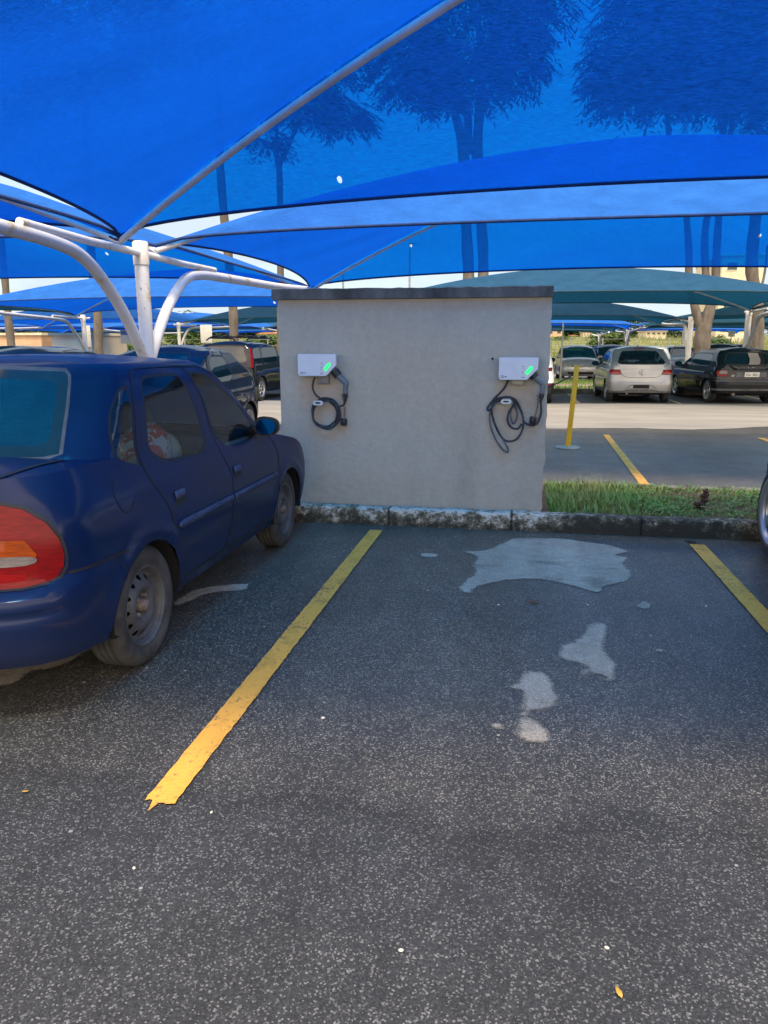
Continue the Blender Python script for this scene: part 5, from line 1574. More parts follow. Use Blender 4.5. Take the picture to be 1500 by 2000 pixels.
# ------------------------------------------------------------------ shade canopies
def fabric(name, col, trans_tint, glow, see=0.36, translu=0.36):
    """knitted shade net: partly see-through, partly lit from behind, partly reflecting"""
    m, nt, out = new_mat(name); L = nt.links
    tc = N(nt, 'ShaderNodeTexCoord'); V = tc.outputs['Object']
    n1 = noise(nt, 3.0, 5, 0.6, vec=V); r1 = ramp(nt, n1.outputs[0], [(0.3, tuple(c * .82 for c in col)), (0.7, tuple(min(1, c * 1.08) for c in col))])
    n2 = noise(nt, 70, 3, 0.7, vec=V, stretch=(.25, 1, 1)); r2 = ramp(nt, n2.outputs[0], [(0.3, .86), (0.7, 1.12)])
    c = mixc(nt, 1.0, r1.outputs[0], r2.outputs[0], 'MULTIPLY')
    d = N(nt, 'ShaderNodeBsdfDiffuse'); L.new(c, d.inputs[0])
    t = N(nt, 'ShaderNodeBsdfTranslucent'); n6 = noise(nt, 1.1, 5, 0.6, vec=V, stretch=(.35, 1.3, 1)); r6 = ramp(nt, n6.outputs[0], [(0.3, .88), (0.7, 1.08)]); c1_ = mixc(nt, 1.0, r2.outputs[0], r6.outputs[0], 'MULTIPLY'); c2 = mixc(nt, 1.0, c1_, glow, 'MULTIPLY'); L.new(c2, t.inputs[0])
    m1 = N(nt, 'ShaderNodeMixShader', inp={0: translu}); L.new(d.outputs[0], m1.inputs[1]); L.new(t.outputs[0], m1.inputs[2])
    tr = N(nt, 'ShaderNodeBsdfTransparent'); tr.inputs[0].default_value = (*trans_tint, 1)
    # the net closes up when seen at a slant
    lw = N(nt, 'ShaderNodeLayerWeight', inp={0: 0.5})
    f = N(nt, 'ShaderNodeMapRange', inp={1: 0.40, 2: 0.63, 3: see, 4: see * .07}); L.new(lw.outputs['Facing'], f.inputs[0])
    n3 = noise(nt, 26, 7, 0.8, vec=V, stretch=(.45, 1, 1)); r3 = ramp(nt, n3.outputs[0], [(0.3, .66), (0.72, 1.32)])
    n4 = noise(nt, 120, 2, 0.8, vec=V, stretch=(.15, 1, 1)); r4 = ramp(nt, n4.outputs[0], [(0.3, .45), (0.7, 1.5)])
    k = N(nt, 'ShaderNodeMath', operation='MULTIPLY'); L.new(f.outputs[0], k.inputs[0]); L.new(r3.outputs[0], k.inputs[1])
    k2 = N(nt, 'ShaderNodeMath', operation='MULTIPLY'); L.new(k.outputs[0], k2.inputs[0]); L.new(r4.outputs[0], k2.inputs[1])
    m2 = N(nt, 'ShaderNodeMixShader'); L.new(k2.outputs[0], m2.inputs[0]); L.new(m1.outputs[0], m2.inputs[1]); L.new(tr.outputs[0], m2.inputs[2])
    # an eyelet worn open (uv map marks it)
    uv = N(nt, 'ShaderNodeUVMap', uv_map='eyelet')
    ln = N(nt, 'ShaderNodeVectorMath', operation='LENGTH'); L.new(uv.outputs[0], ln.inputs[0])
    n5 = noise(nt, 90, 2, 0.6, vec=V)
    a = N(nt, 'ShaderNodeMath', operation='MULTIPLY_ADD', inp={1: 0.5}); L.new(n5.outputs[0], a.inputs[0]); L.new(ln.outputs['Value'], a.inputs[2])
    h = N(nt, 'ShaderNodeMath', operation='LESS_THAN', inp={1: 1.05}); L.new(a.outputs[0], h.inputs[0])
    tw = N(nt, 'ShaderNodeBsdfTransparent')
    m3 = N(nt, 'ShaderNodeMixShader'); L.new(h.outputs[0], m3.inputs[0]); L.new(m2.outputs[0], m3.inputs[1]); L.new(tw.outputs[0], m3.inputs[2])
    L.new(m3.outputs[0], out.inputs[0])
    return m
M['fab_blue'] = fabric('blue_shade_net', (.036, .165, .56), (.002, .36, 1.0), (.002, .103, .76))
M['fab_teal'] = fabric('teal_shade_net', (.034, .105, .21), (.02, .30, .42), (.008, .070, .145), see=.12)
M['fab_dteal'] = fabric('dark_teal_shade_net', (.022, .075, .125), (.02, .22, .27), (.006, .045, .075), see=.10)
M['hem_blue'] = pm('blue_hem', (.006, .035, .16), .9)
M['hem_teal'] = pm('teal_hem', (.006, .030, .038), .9)
def steel_white():
    m, nt, out = new_mat('white_painted_steel'); L = nt.links
    b = N(nt, 'ShaderNodeBsdfPrincipled', inp={'Roughness': 0.45})
    tc = N(nt, 'ShaderNodeTexCoord'); V = tc.outputs['Object']
    n1 = noise(nt, 4.5, 6, 0.65, vec=V); r = ramp(nt, n1.outputs[0], [(0.44, (.74, .76, .78)), (0.58, (.70, .70, .68)), (0.66, (.54, .45, .28)), (0.75, (.30, .17, .07))])
    n2 = noise(nt, 26, 3, 0.6, vec=V); r2 = ramp(nt, n2.outputs[0], [(0.27, (.10, .11, .09)), (0.29, (1, 1, 1))])
    c = mixc(nt, 1.0, r.outputs[0], r2.outputs[0], 'MULTIPLY')
    L.new(c, b.inputs['Base Color']); L.new(b.outputs[0], out.inputs[0]); return m
M['post'] = steel_white()
M['post_clean'] = pm('white_pipe', (.70, .72, .74), .45, var=.05, scale=3, col2=(.58, .56, .52))
M['rib'] = pm('grey_pipe', (.72, .75, .78), .5, var=.15, scale=4)

def canopy(x0, x1, y0, y1, zc, za, mat, hem, label, rise=.24, sag=.42, bulge=.17, n=22, eye=None, group='shade canopies over the parking bays', name='shade_canopy', zs=None, ribr=.028, endrise=None):
    cx, cy = (x0 + x1) / 2, (y0 + y1) / 2
    zcs = zs or (zc,) * 4
    root = empty(name, (cx, cy, 0), 0, label, 'canopy', group)
    off = (cx, cy, 0)
    P4 = [Vector((x0, y0, zcs[0])), Vector((x1, y0, zcs[1])), Vector((x1, y1, zcs[2])), Vector((x0, y1, zcs[3]))]
    Cc = Vector((cx, cy, za))
    mb = MB(); uvs = []
    def rib_pt(A, t):
        return A.lerp(Cc, t) + Vector((0, 0, bulge * 4 * t * (1 - t)))
    edges = []
    for k in range(4):
        A, B = P4[k], P4[(k + 1) % 4]
        mid = (A + B) / 2
        inw = (Cc - mid); inw.z = 0; inw.normalize()
        short = (k % 2 == 1)
        s_ = sag * (.62 if short else 1); r_ = rise * (.55 if short else 1)
        E = []
        for i in range(n + 1):
            s = i / n
            w = 4 * s * (1 - s)
            E.append(A.lerp(B, s) + inw * s_ * w + Vector((0, 0, r_ * w ** .5)))
        edges.append(E)
        nt_ = max(6, n // 2)
        vs = []
        for j in range(nt_ + 1):
            t = j / nt_
            for i in range(n + 1):
                s = i / n
                c = abs(2 * s - 1)
                p = E[i].lerp(Cc, t)
                p.z += bulge * 4 * t * (1 - t) * (c ** 1.6) - .05 * 4 * t * (1 - t) * (1 - c ** 2)
                if 0 < t < 1: p.z += .010 * math.sin(s * 31 + t * 9 + k) * (1 - t) * 4 * s * (1 - s)
                vs.append(p - Vector(off))
        fs = [(j * (n + 1) + i, j * (n + 1) + i + 1, (j + 1) * (n + 1) + i + 1, (j + 1) * (n + 1) + i) for j in range(nt_) for i in range(n)]
        mb.add(vs, fs, 0, True)
    o = mb.build('fabric', mat, root)
    nf = len(o.data.polygons) // 4
    uvl = o.data.uv_layers.new(name='eyelet')
    me = o.data
    for pl in me.polygons:
        e = None
        if eye and 2 * nf <= pl.index < 3 * nf: e = min(eye, key=lambda q: abs(q[0] - cx - pl.center.x))
        for li in pl.loop_indices:
            p = me.vertices[me.loops[li].vertex_index].co
            uvl.data[li].uv = (50, 50) if e is None else ((p.x + cx - e[0]) / e[2], (p.z - e[1]) / e[2])
    # hem cord round the four edges (one closed loop)
    loop = [p - Vector(off) for E in edges for p in E[:-1]]
    hb_ = MB().tube(loop, .016 if n > 14 else .03, 6, closed=True)
    hb_.build('hem', hem, root)
    for k in range(4):
        rb = MB(); rb.tube([rib_pt(P4[k], t) - Vector(off) - Vector((0, 0, .052)) for t in np.linspace(0, 1, 16)], ribr, 8)
        rb.build('rib', M['rib'], root)
    return root

def canopy_post(x, y, h, label, arms=(1, 1), arm_len=5.9, lod=12, clean=False, r=.064, base=1.40, armr=.052, az=2.22):
    mat = M['post_clean'] if clean else M['post']
    root = empty('canopy_post', (x, y, 0), 0, label, 'post', 'white steel posts carrying the canopies')
    MB().tube([(0, 0, 0), (0, 0, h - .2)], r, lod + 4).build('post', mat, root)
    MB().tube([(0, 0, h - .21), (0, 0, h - .012), (0, 0, h)], [r + .008, r + .008, r - .004], lod + 4).build('collar', M['post_clean'], root)
    zp = h - .105
    y0, y1 = (-1.75 if arms[0] else -.4), (1.75 if arms[1] else .4)
    MB().tube([(0, y0, zp + .01), (0, y0 * .5, zp - .005), (0, 0, zp), (0, y1 * .5, zp - .005), (0, y1, zp + .01)], .034, lod).build('cross_pipe', mat, root)
    for sg, a in ((-1, arms[0]), (1, arms[1])):
        if not a: continue
        pts = catmull([(0, sg * .05, base - .08), (0, sg * .33, base + .27), (0, sg * .60, base + .52), (0, sg * .95, az - .08), (0, sg * 1.35, az), (0, sg * 2.2, az + .03), (0, sg * arm_len * .7, az + .08), (0, sg * arm_len, az + .16)], 5)
        MB().tube(pts, armr, lod).build('arm', mat, root)
    if lod > 8:
        for (dx, dz) in ((.066, h - .10), (.062, base - .05)):
            mb = MB(); mb.lathe([(.001, .012), (.012, .010), (.016, .004), (.018, -.012)], Matrix.Translation((0, -.07 if dz < 2 else -.072, dz)) @ Matrix.Rotation(PI / 2, 4, 'X'), 12)
            mb.build('bolt', M['rust'], root)
    return root

EYE = (-1.66, None, .034)
# row 1: either side of the planted strip that carries the wall
ZC = 2.405
near = dict(rise=.205, sag=.45)
canopy(-3.5, 6.5, .92, 6.42, ZC, 3.78, M['fab_blue'], M['hem_blue'], 'bright blue canopy filling the top of the picture, trees show through its far side', n=40, eye=[(-1.39, 2.69, .024)], **near)
canopy(-3.5, 6.5, 7.10, 12.62, ZC, 3.86, M['fab_blue'], M['hem_blue'], 'blue canopy directly behind and below the topmost one, over the grey wall', n=40, eye=[(-1.67, 2.945, .024), (3.24, 2.943, .024)], **near)
canopy(-13.5, -3.5, .92, 6.42, ZC, 3.78, M['fab_blue'], M['hem_blue'], 'blue canopy whose edge shows at the photo\'s left border beside the near post\'s curved arm', n=24, **near)
canopy(-13.5, -3.5, 7.10, 12.62, ZC, 3.86, M['fab_blue'], M['hem_blue'], 'blue canopy left of the tall white post, just beyond its cross pipe', n=28, eye=[(-6.62, 2.91, .026)], **near)
canopy(6.5, 16.5, 7.10, 12.62, ZC, 3.86, M['fab_blue'], M['hem_blue'], 'blue canopy just out of frame right of the one over the grey wall', n=20, eye=None, **near)
canopy_post(-3.5, 6.78, 2.40, 'tall white post with rust stains and two curved arms behind the blue saloon')
canopy_post(6.5, 6.78, 2.40, 'white canopy post just beyond the photo\'s right edge', clean=True)
# dark lashing where the near canopy is tied to the cross pipe
mb = MB(); rng = random.Random(4)
for i in range(12):
    p = Vector((0, 0, 0)); q = Vector((rng.uniform(-.10, .10), rng.uniform(-.10, .06), rng.uniform(.0, .11)))
    mb.tube([p, p.lerp(q, .5) + Vector((rng.uniform(-.03, .03), rng.uniform(-.03, .03), .02)), q], .010, 5)
lash = mb.build('lashing', M['hem_blue'], loc=(-3.5, 6.42, 2.34)); tag(lash, 'dark knotted lashing tying the topmost canopy\'s corner to the cross pipe', 'lashing')

# row A (one-sided, beyond the sandy aisle)
far_ = dict(n=18, rise=.21, sag=.40, ribr=.03)
canopy(-3.6, 6.68, 18.4, 24.0, 2.50, 3.50, M['fab_teal'], M['hem_teal'], 'wide grey-teal canopy over the silver hatchback and the black one', **far_)
canopy(6.68, 17.0, 18.4, 24.0, 2.50, 3.50, M['fab_dteal'], M['hem_teal'], 'dark teal canopy at the right edge beyond the black hatchback', **far_)
canopy(-14.9, -3.6, 18.2, 23.9, 2.48, 3.62, M['fab_blue'], M['hem_blue'], 'blue canopy over the black wagon with the roof rack', eye=[(-7.6, 2.78, .045)], **far_)
canopy(-26, -14.9, 18.2, 23.9, 2.48, 3.62, M['fab_teal'], M['hem_teal'], 'teal canopy at the far left edge beyond the leaning trunk', **far_)
canopy_post(6.72, 24.35, 2.55, 'white post with a thick curved arm rising behind the black hatchback', arms=(1, 0), lod=10, clean=True, r=.085, armr=.065, az=2.30, base=1.3)
canopy_post(-14.85, 24.3, 2.50, 'white post with a long curved arm at the left, next to a narrow cream sign', arms=(1, 0), lod=10, clean=True, r=.075, armr=.055, az=2.30)
canopy_post(-3.6, 24.3, 2.52, 'white post mostly hidden behind the grey wall', arms=(1, 0), lod=8, clean=True)
# row B (one-sided, far side of the lawn)
canopy(-3.9, 6.33, 30.6, 36.2, 2.42, 3.45, M['fab_teal'], M['hem_teal'], 'teal canopy behind the silver car that faces this way', **far_)
canopy(6.33, 16.6, 30.6, 36.2, 2.45, 3.45, M['fab_dteal'], M['hem_teal'], 'dark teal canopy right of the forked tree trunk', **far_)
canopy(-14.1, -3.9, 30.6, 36.2, 2.42, 3.45, M['fab_teal'], M['hem_teal'], 'pale teal canopy beyond the white sign board', **far_)
canopy(-24.5, -14.1, 30.6, 36.2, 2.42, 3.45, M['fab_blue'], M['hem_blue'], 'blue canopy beyond the post with the cream sign', **far_)
canopy_post(6.33, 30.2, 2.52, 'slim white post with an arm curving away beside the black hatchback\'s mirror', arms=(0, 1), lod=8, clean=True, r=.10, armr=.07, az=2.25, base=1.2)
canopy_post(-14.1, 30.2, 2.42, 'white post with one curved arm left of the white sign board', arms=(0, 1), lod=8, clean=True, r=.07)
canopy_post(-24.5, 30.2, 2.42, 'white post at the photo\'s left edge beside the leaning trunk', arms=(0, 1), lod=8, clean=True, r=.09)
# rows C and D
fd = dict(n=12, rise=.2, sag=.4, ribr=.03)
GR = 'distant rows of canopies'
n_ = 0
for y0, y1, cols in ((40.7, 46.2, ('fab_blue', 'fab_blue', 'fab_teal', 'fab_blue', 'fab_dteal')), (47.0, 52.5, ('fab_blue', 'fab_teal', 'fab_blue', 'fab_teal', 'fab_teal')), (56.2, 61.6, ('fab_teal', 'fab_blue', 'fab_blue', 'fab_teal', 'fab_blue'))):
    for i, (x0, x1) in enumerate(((-34, -24), (-24, -14), (-14, -4), (-4, 6.3), (6.3, 16.3))):
        row = {40.7: 'third', 47.0: 'fourth', 56.2: 'last'}[y0]
        where = ('at the far left edge', 'left of the tall white post', 'right of the tall white post', 'beyond the silver cars', 'beyond the black hatchback')[i]
        c = cols[i]
        canopy(x0, x1, y0, y1, 2.42, 3.42, M[c], M['hem_teal'] if 'teal' in c else M['hem_blue'], 'small distant %s canopy of the %s row %s' % ({'fab_blue': 'blue', 'fab_teal': 'teal', 'fab_dteal': 'dark teal'}[c], row, where), group=GR, **fd)
for (x, y), lab in {(6.3, 46.6): 'white far post with two arms above the silver hatchback\'s roof', (-4, 46.6): 'white far post hidden by the grey wall', (-14, 46.6): 'far white V-armed post beyond the black wagon', (-24, 46.6): 'far white V-armed post between the cream cabins',
                    (6.3, 62): 'smallest white post seen over the silver car facing this way', (16.3, 46.6): 'far white post beyond the black hatchback\'s roof', (-14, 62): 'smallest white post right of the sign board', (-4, 62): 'smallest white post behind the grey wall'}.items():
    canopy_post(x, y, 2.5, lab, lod=7, clean=True, r=.09, armr=.065, az=2.25)
# ------------------------------------------------------------------ trees
M['bark'] = pm('tree_bark', (.165, .138, .115), .9, scale=7, col2=(.10, .083, .068), bump=.5, bscale=22, stretch=(1, 1, .3))
M['leaf'] = pm('tree_leaf', (.045, .095, .022), .7, scale=1.6, col2=(.022, .055, .014))
M['bush_leaf'] = pm('bush_leaf', (.085, .15, .028), .8, scale=.9, col2=(.035, .075, .016))
def sprays(mb, c, rad, n, rng, leaf=(.30, .085), droop=.55, per=11, mi=0):
    n = int(n * 2.3)
    """feathery drooping leaf sprays filling an ellipsoid"""
    for _ in range(n):
        while True:
            u = Vector((rng.uniform(-1, 1), rng.uniform(-1, 1), rng.uniform(-1, 1)))
            if u.length <= 1 and (u.length > .45 or rng.random() < .35): break
        p = Vector((c[0] + u.x * rad[0], c[1] + u.y * rad[1], c[2] + u.z * rad[2]))
        az = math.atan2(u.y, u.x) + rng.uniform(-.9, .9)
        d = Vector((math.cos(az), math.sin(az), -droop * rng.uniform(.3, 1.5))).normalized()
        side = d.cross(Vector((0, 0, 1))).normalized()
        ln = rng.uniform(.5, .95) * leaf[0] * 3
        for k in range(per):
            t = (k + .5) / per
            q = p + d * ln * t + Vector((0, 0, -.25 * ln * t * t))
            s = 1 if k % 2 else -1
            a = (side * s * .8 + d * .7 + Vector((0, 0, rng.uniform(-.5, .1)))).normalized()
            w = a.cross(Vector((rng.uniform(-.5, .5), rng.uniform(-.5, .5), 1))).normalized() * leaf[1] * rng.uniform(.6, 1.2)
            l = a * leaf[0] * rng.uniform(.7, 1.3)
            mb.add([q, q + l * .5 + w * .5, q + l, q + l * .5 - w * .5], [(0, 1, 2, 3)], mi, False)

def tree(label, limbs, crowns, seed=1, group='trees in the planted strip', leaf=(.34, .075), name='tree', shear=1.0):
    """limbs: list of [(point, radius)...]; the first is the trunk"""
    b = limbs[0][0][0]
    root = empty(name, (b[0], b[1], 0), 0, label, 'tree', group)
    off = (b[0], b[1], 0)
    rng = random.Random(seed)
    mb = MB()
    for k, lm in enumerate(limbs):
        pts = catmull([p for p, r in lm], 5)
        rr = np.interp(np.linspace(0, len(lm) - 1, len(pts)), range(len(lm)), [r for p, r in lm])
        rr = [r * (1 + .06 * math.sin(i * 1.7 + k)) for i, r in enumerate(rr)]
        mb.tube(pts, rr, 10)
    mb.build('trunk', M['bark'], root, off=off)
    mb = MB()
    for c, rad, n in crowns: sprays(mb, c, rad, n, rng, leaf)
    o = mb.build('crown', M['leaf'], root, off=off)
    return root

Y = 27.2
A = lambda px, py, y=Y: tuple(at(px, py, y))
def seg(pts, y=Y, dy=0.0):
    out = []
    for i, (px, py, rpx) in enumerate(pts):
        yy = y + dy * i
        out.append((A(px, py, yy), rpx * yy / 1450))
    return out
# forked trunk by the black hatchback
tree('forked tree trunk right of centre, rising behind the black hatchback into a feathery crown', [
    seg([(1371, 752, 16.6), (1371, 700, 14.4), (1372, 655, 14.4), (1382, 620, 10.1), (1396, 560, 7.2), (1399, 500, 6.5), (1405, 400, 5.8), (1412, 270, 5.8), (1400, 170, 4.3), (1370, 110, 2.9)]),
    seg([(1371, 650, 8.6), (1357, 600, 7.2), (1346, 545, 6.5), (1345, 480, 5.8), (1335, 380, 5.0), (1307, 270, 4.3), (1302, 160, 3.6)], dy=.05),
    seg([(1388, 590, 7.2), (1378, 530, 6.5), (1380, 430, 5.8), (1420, 300, 5.0), (1440, 190, 4.3), (1480, 120, 2.9)], dy=.08),
    seg([(1412, 270, 4.3), (1425, 200, 3.6), (1450, 140, 2.2)]),
], [(A(1400, 50), (2.3, 2.2, 2.3), 400), (A(1255, 90), (1.5, 2.0, 1.9), 230), (A(1200, 140), (.7, 1.2, .9), 55), (A(1340, 150), (1.1, 1.6, .8), 80), (A(1330, -80), (2.2, 2, 1.6), 200)], seed=3)
tree('thick bending trunk at the photo\'s right edge behind the white post', [
    seg([(1478, 752, 12.2), (1478, 680, 11.5), (1478, 620, 11.5), (1474, 570, 10.8), (1468, 520, 10.1), (1474, 440, 9.4), (1486, 340, 7.9), (1484, 230, 5.8), (1500, 150, 3.6)]),
    seg([(1480, 575, 2.2), (1490, 550, 2.2), (1496, 515, 1.8), (1499, 480, 2)]),
    seg([(1484, 300, 5.0), (1520, 220, 3.6), (1560, 140, 2.9)]),
], [(A(1540, 60), (2.6, 2.4, 2.6), 330), (A(1485, 130), (1.1, 1.4, 1.2), 110)], seed=4)
tree('twin-stemmed tree above the grey wall, its crown spread across the topmost canopy', [
    seg([(918, 752, 13), (917, 620, 12), (915, 530, 11), (910, 430, 10), (905, 300, 10), (885, 215, 7), (850, 175, 4.5)]),
    seg([(938, 700, 12), (944, 530, 10), (940, 430, 10), (932, 300, 10), (938, 190, 8), (935, 60, 6), (900, -40, 4)]),
    seg([(915, 300, 8), (910, 210, 7), (870, 130, 5), (872, 30, 4)]),
    seg([(936, 230, 6), (975, 140, 4), (1030, 70, 3)]),
], [(A(915, 40), (2.3, 2.4, 2.4), 380), (A(805, 110), (1.1, 1.6, 1.2), 120), (A(1000, 105), (.85, 1.2, 1.0), 85), (A(1040, -60), (1.5, 2, 1.6), 120), (A(860, 150), (.8, 1.2, .7), 60)], seed=5)
tree('slim forked tree between the post and the wall, seen through the topmost canopy', [
    seg([(548, 745, 8), (548, 560, 7), (547, 400, 6), (544, 320, 6), (530, 285, 4), (500, 270, 2.5)]),
    seg([(544, 325, 5), (562, 290, 3.5), (585, 235, 2.5)]), seg([(544, 330, 4), (540, 280, 3), (545, 225, 2)]),
], [(A(590, 190), (1.2, 1.6, .7), 110), (A(675, 212), (.65, 1.0, .42), 45), (A(515, 262), (.6, .8, .28), 26), (A(620, 90), (1.6, 2, 1.2), 120)], seed=6, leaf=(.32, .07))
tree('straight grey trunk behind the black wagon', [
    seg([(460, 752, 10), (457, 660, 9), (455, 600, 9), (446, 500, 8.5), (438, 425, 8), (430, 320, 7.5), (428, 200, 6), (420, 90, 4)]),
], [(A(420, -30), (2.8, 2.4, 2.4), 300)], seed=7)
tree('straight trunk left of the tall white post', [
    seg([(197, 752, 10), (193, 690, 9.5), (191, 620, 9), (184, 560, 8.5), (178, 490, 8), (172, 390, 7), (168, 260, 6), (160, 120, 4)]),
], [(A(150, 20), (3.2, 2.4, 2.6), 420)], seed=8)
tree('leaning trunk at the photo\'s left edge', [
    seg([(30, 752, 9), (24, 690, 9), (16, 620, 8), (10, 550, 7.5), (2, 470, 7), (-10, 350, 6), (-18, 200, 5)]),
], [(A(-20, 60), (2.6, 2.2, 2.4), 300)], seed=9)

# ------------------------------------------------------------------ grass in the planted strip
M['blade'] = pm('grass_blade', (.12, .27, .04), .6, scale=2.2, col2=(.21, .23, .07))
mb = MB(); rng = random.Random(11)
def blade(x, y, h, lean, az, w):
    d = Vector((math.cos(az), math.sin(az), 0)); s = Vector((-d.y, d.x, 0)) * w
    b = Vector((x, y, .105)); m_ = b + Vector((0, 0, h * .62)) + d * lean * .35; t = b + Vector((0, 0, h)) + d * lean
    mb.add([b - s, b + s, m_ + s * .7, m_ - s * .7, t], [(0, 1, 2, 3), (3, 2, 4)], 0, True)
def turf(x0, x1, n, hk=1.0):
    for _ in range(n):
        x = rng.uniform(x0, x1); y = rng.uniform(6.05, 7.42)
        d = .5 + .5 * math.sin(x * 3.1 + 2 * math.sin(y * 4)) * math.sin(y * 5.3 + x)
        h = hk * (.022 + .045 * d * rng.random() + .022 * rng.random())
        if .26 < x < 1.3: h *= 1.0 + .8 * (1.3 - x)
        h *= .45 + .55 * min(1, (y - 6.03) / .35)
        if d < .22 and rng.random() < .75: continue
        a = rng.uniform(0, 2 * PI)
        blade(x, y, h, h * rng.uniform(.2, .9), a, rng.uniform(.0022, .0045))
turf(.30, 1.5, 5500); turf(1.5, 3.4, 6500, .62); turf(3.4, 8, 3000, .8); turf(-9, -2.02, 4500)
for _ in range(40):
    blade(rng.uniform(.30, 1.6), rng.uniform(6.25, 7.4), rng.uniform(.13, .26), rng.uniform(.03, .12), rng.uniform(-.6, 3.7), .0016)
g = mb.build('grass', M['blade']); tag(g, kind='stuff')
# flat leaves among the grass
mb = MB()
for _ in range(1500):
    x = rng.uniform(1.0, 3.4); y = rng.uniform(6.06, 7.40); z = .12 + rng.random() * .05
    a = rng.uniform(0, 6.28); r_ = rng.uniform(.010, .020)
    mb.add([(x + r_ * math.cos(a + k) * (1 if k % 2 else .7), y + r_ * math.sin(a + k) * (1 if k % 2 else .7), z + .006 * math.sin(a + 2 * k)) for k in (0, 1.26, 2.5, 3.77, 5.0)], [(0, 1, 2, 3, 4)], 0, False)
g = mb.build('ground_cover', pm('clover_leaf', (.14, .27, .06), .55, scale=3, col2=(.07, .16, .03))); tag(g, kind='stuff')
# lawn tufts beyond the aisle
mb = MB()
for _ in range(5000):
    x = rng.uniform(-3, 12); y = rng.choice((rng.uniform(24.1, 26.4), rng.uniform(28.1, 31.1)))
    h = rng.uniform(.05, .14); a = rng.uniform(0, 6.28); d = Vector((math.cos(a), math.sin(a), 0)) * .02
    mb.add([(x - d.x, y - d.y, .10), (x + d.x, y + d.y, .10), (x + d.y * 2, y, .10 + h)], [(0, 1, 2)], 0, False)
g = mb.build('lawn_grass', M['blade']); tag(g, kind='stuff')
# brown stump
st_ = empty('tree_stump', (1.545, 6.42, .10), 0, 'small dark red-brown knotted stump sticking up from the green grass', 'stump')
mb = MB()
pts = [(0, 0, 0), (.01, 0, .06), (.03, 0, .11), (.025, 0, .15), (.045, 0, .195)]
mb.tube(catmull(pts, 4), [.040 + .012 * math.sin(i * 1.9) - .0015 * i for i in range(17)], 9); mb.tube([(0, 0, .04), (-.05, -.01, .075), (-.055, 0, .06)], [.022, .018, .006], 7); mb.tube([(.03, 0, .12), (.065, .0, .15)], [.018, .006], 6)
mb.build('stump_wood', pm('stump_wood', (.105, .045, .026), .9, scale=20, col2=(.035, .018, .012), bump=.8, bscale=70), st_)

# ------------------------------------------------------------------ yellow barrier post and chain
M['yellow'] = pm('yellow_enamel', (.85, .46, .010), .4, scale=4, col2=(.75, .36, .010))
M['pale_base'] = pm('pale_concrete', (.36, .35, .26), .9, scale=14, col2=(.25, .24, .18))
def yellow_post(x, y, lab):
    r = empty('barrier_post', (x, y, 0), 0, lab, 'post', 'yellow barrier posts')
    MB().lathe([(.001, 0), (.175, 0), (.18, .012), (.165, .024), (.001, .030)], None, 26).build('base', M['pale_base'], r)
    MB().box((.035, 0, .60), (.07, .03, 1.17), Matrix.Rotation(R(3.3), 3, 'Y'), bev=.004).build('upright', M['yellow'], r)
    return r
yp = yellow_post(.765, 11.05, 'yellow barrier post on a round pale base right of the grey wall')
copy_tree(yp); o = bpy.data.objects['barrier_post.001']; o.location = (-1.3, 11.0, 0); o['label'] = 'yellow barrier post on a round base hidden behind the grey wall'
mb = MB(); a, b = Vector((.80, 11.05, 1.06)), Vector((-1.26, 11.0, 1.06))
mb.tube([a.lerp(b, t) - Vector((0, 0, .30 * 4 * t * (1 - t) * .9 + .25 * t * (1 - t))) for t in np.linspace(0, 1, 20)], .010, 6)
tag(mb.build('barrier_chain', M['black_plastic']), 'thin dark chain sagging from the yellow post towards the back of the wall', 'chain')

# ------------------------------------------------------------------ litter and leaves on the ground
def leaf_obj(px, py, s, col, lab, rz):
    x, y = gp(px, py)
    r = empty('fallen_leaf', (x, y, .006), rz, lab, 'leaf', 'leaves lying on the asphalt')
    pr = [(0, -.5), (.16, -.25), (.2, 0), (.12, .3), (0, .5), (-.1, .3), (-.18, 0), (-.14, -.25)]
    mb = MB(); mb.add([(a * s, b_ * s, .004 + .010 * abs(a) * s * 10 + .1 * s * b_ * b_) for a, b_ in pr] + [(0, 0, .003)], [(i, (i + 1) % 8, 8) for i in range(8)], 0, True)
    mb.build('leaf_blade', pm('leaf_' + lab.split()[0], col, .7, scale=60), r, solid=.0015)
leaf_obj(1208, 1944, .034, (.55, .33, .06), 'yellow leaf curled on the asphalt near the bottom right', .3)
leaf_obj(1041, 1177, .10, (.16, .10, .07), 'brown leaf lying below the large dry patch', 1.2)
leaf_obj(1348, 1060, .10, (.012, .012, .014), 'black scrap lying at the top of the right bay line', .9)
leaf_obj(50, 1550, .022, (.50, .30, .05), 'yellow leaf scrap at the photo\'s left edge below the blue car', 1.9)
leaf_obj(516, 1227, .030, (.42, .40, .22), 'pale leaf scrap between the blue car and the yellow line', .5)
mw = pm('white_stone', (.62, .60, .55), .8, scale=30)
pe = None
for i, (px, py, s) in enumerate(((631, 1404, .016), (1148, 1182, .012), (973, 1182, .012), (1379, 1185, .014), (262, 1697, .011), (783, 1858, .012), (413, 1588, .010), (1185, 1853, .011))):
    x, y = gp(px, py)
    mb = MB(); mb.sphere((0, 0, 0), (s * .62, s * .45, s * .3), seg=7, rings=5)
    o = mb.build('pebble', mw, loc=(x, y, s * .3)); o.rotation_euler = (0, 0, i * 1.3)
    tag(o, 'tiny white stone lying loose on the dark asphalt', 'pebble', 'white stones on the asphalt')

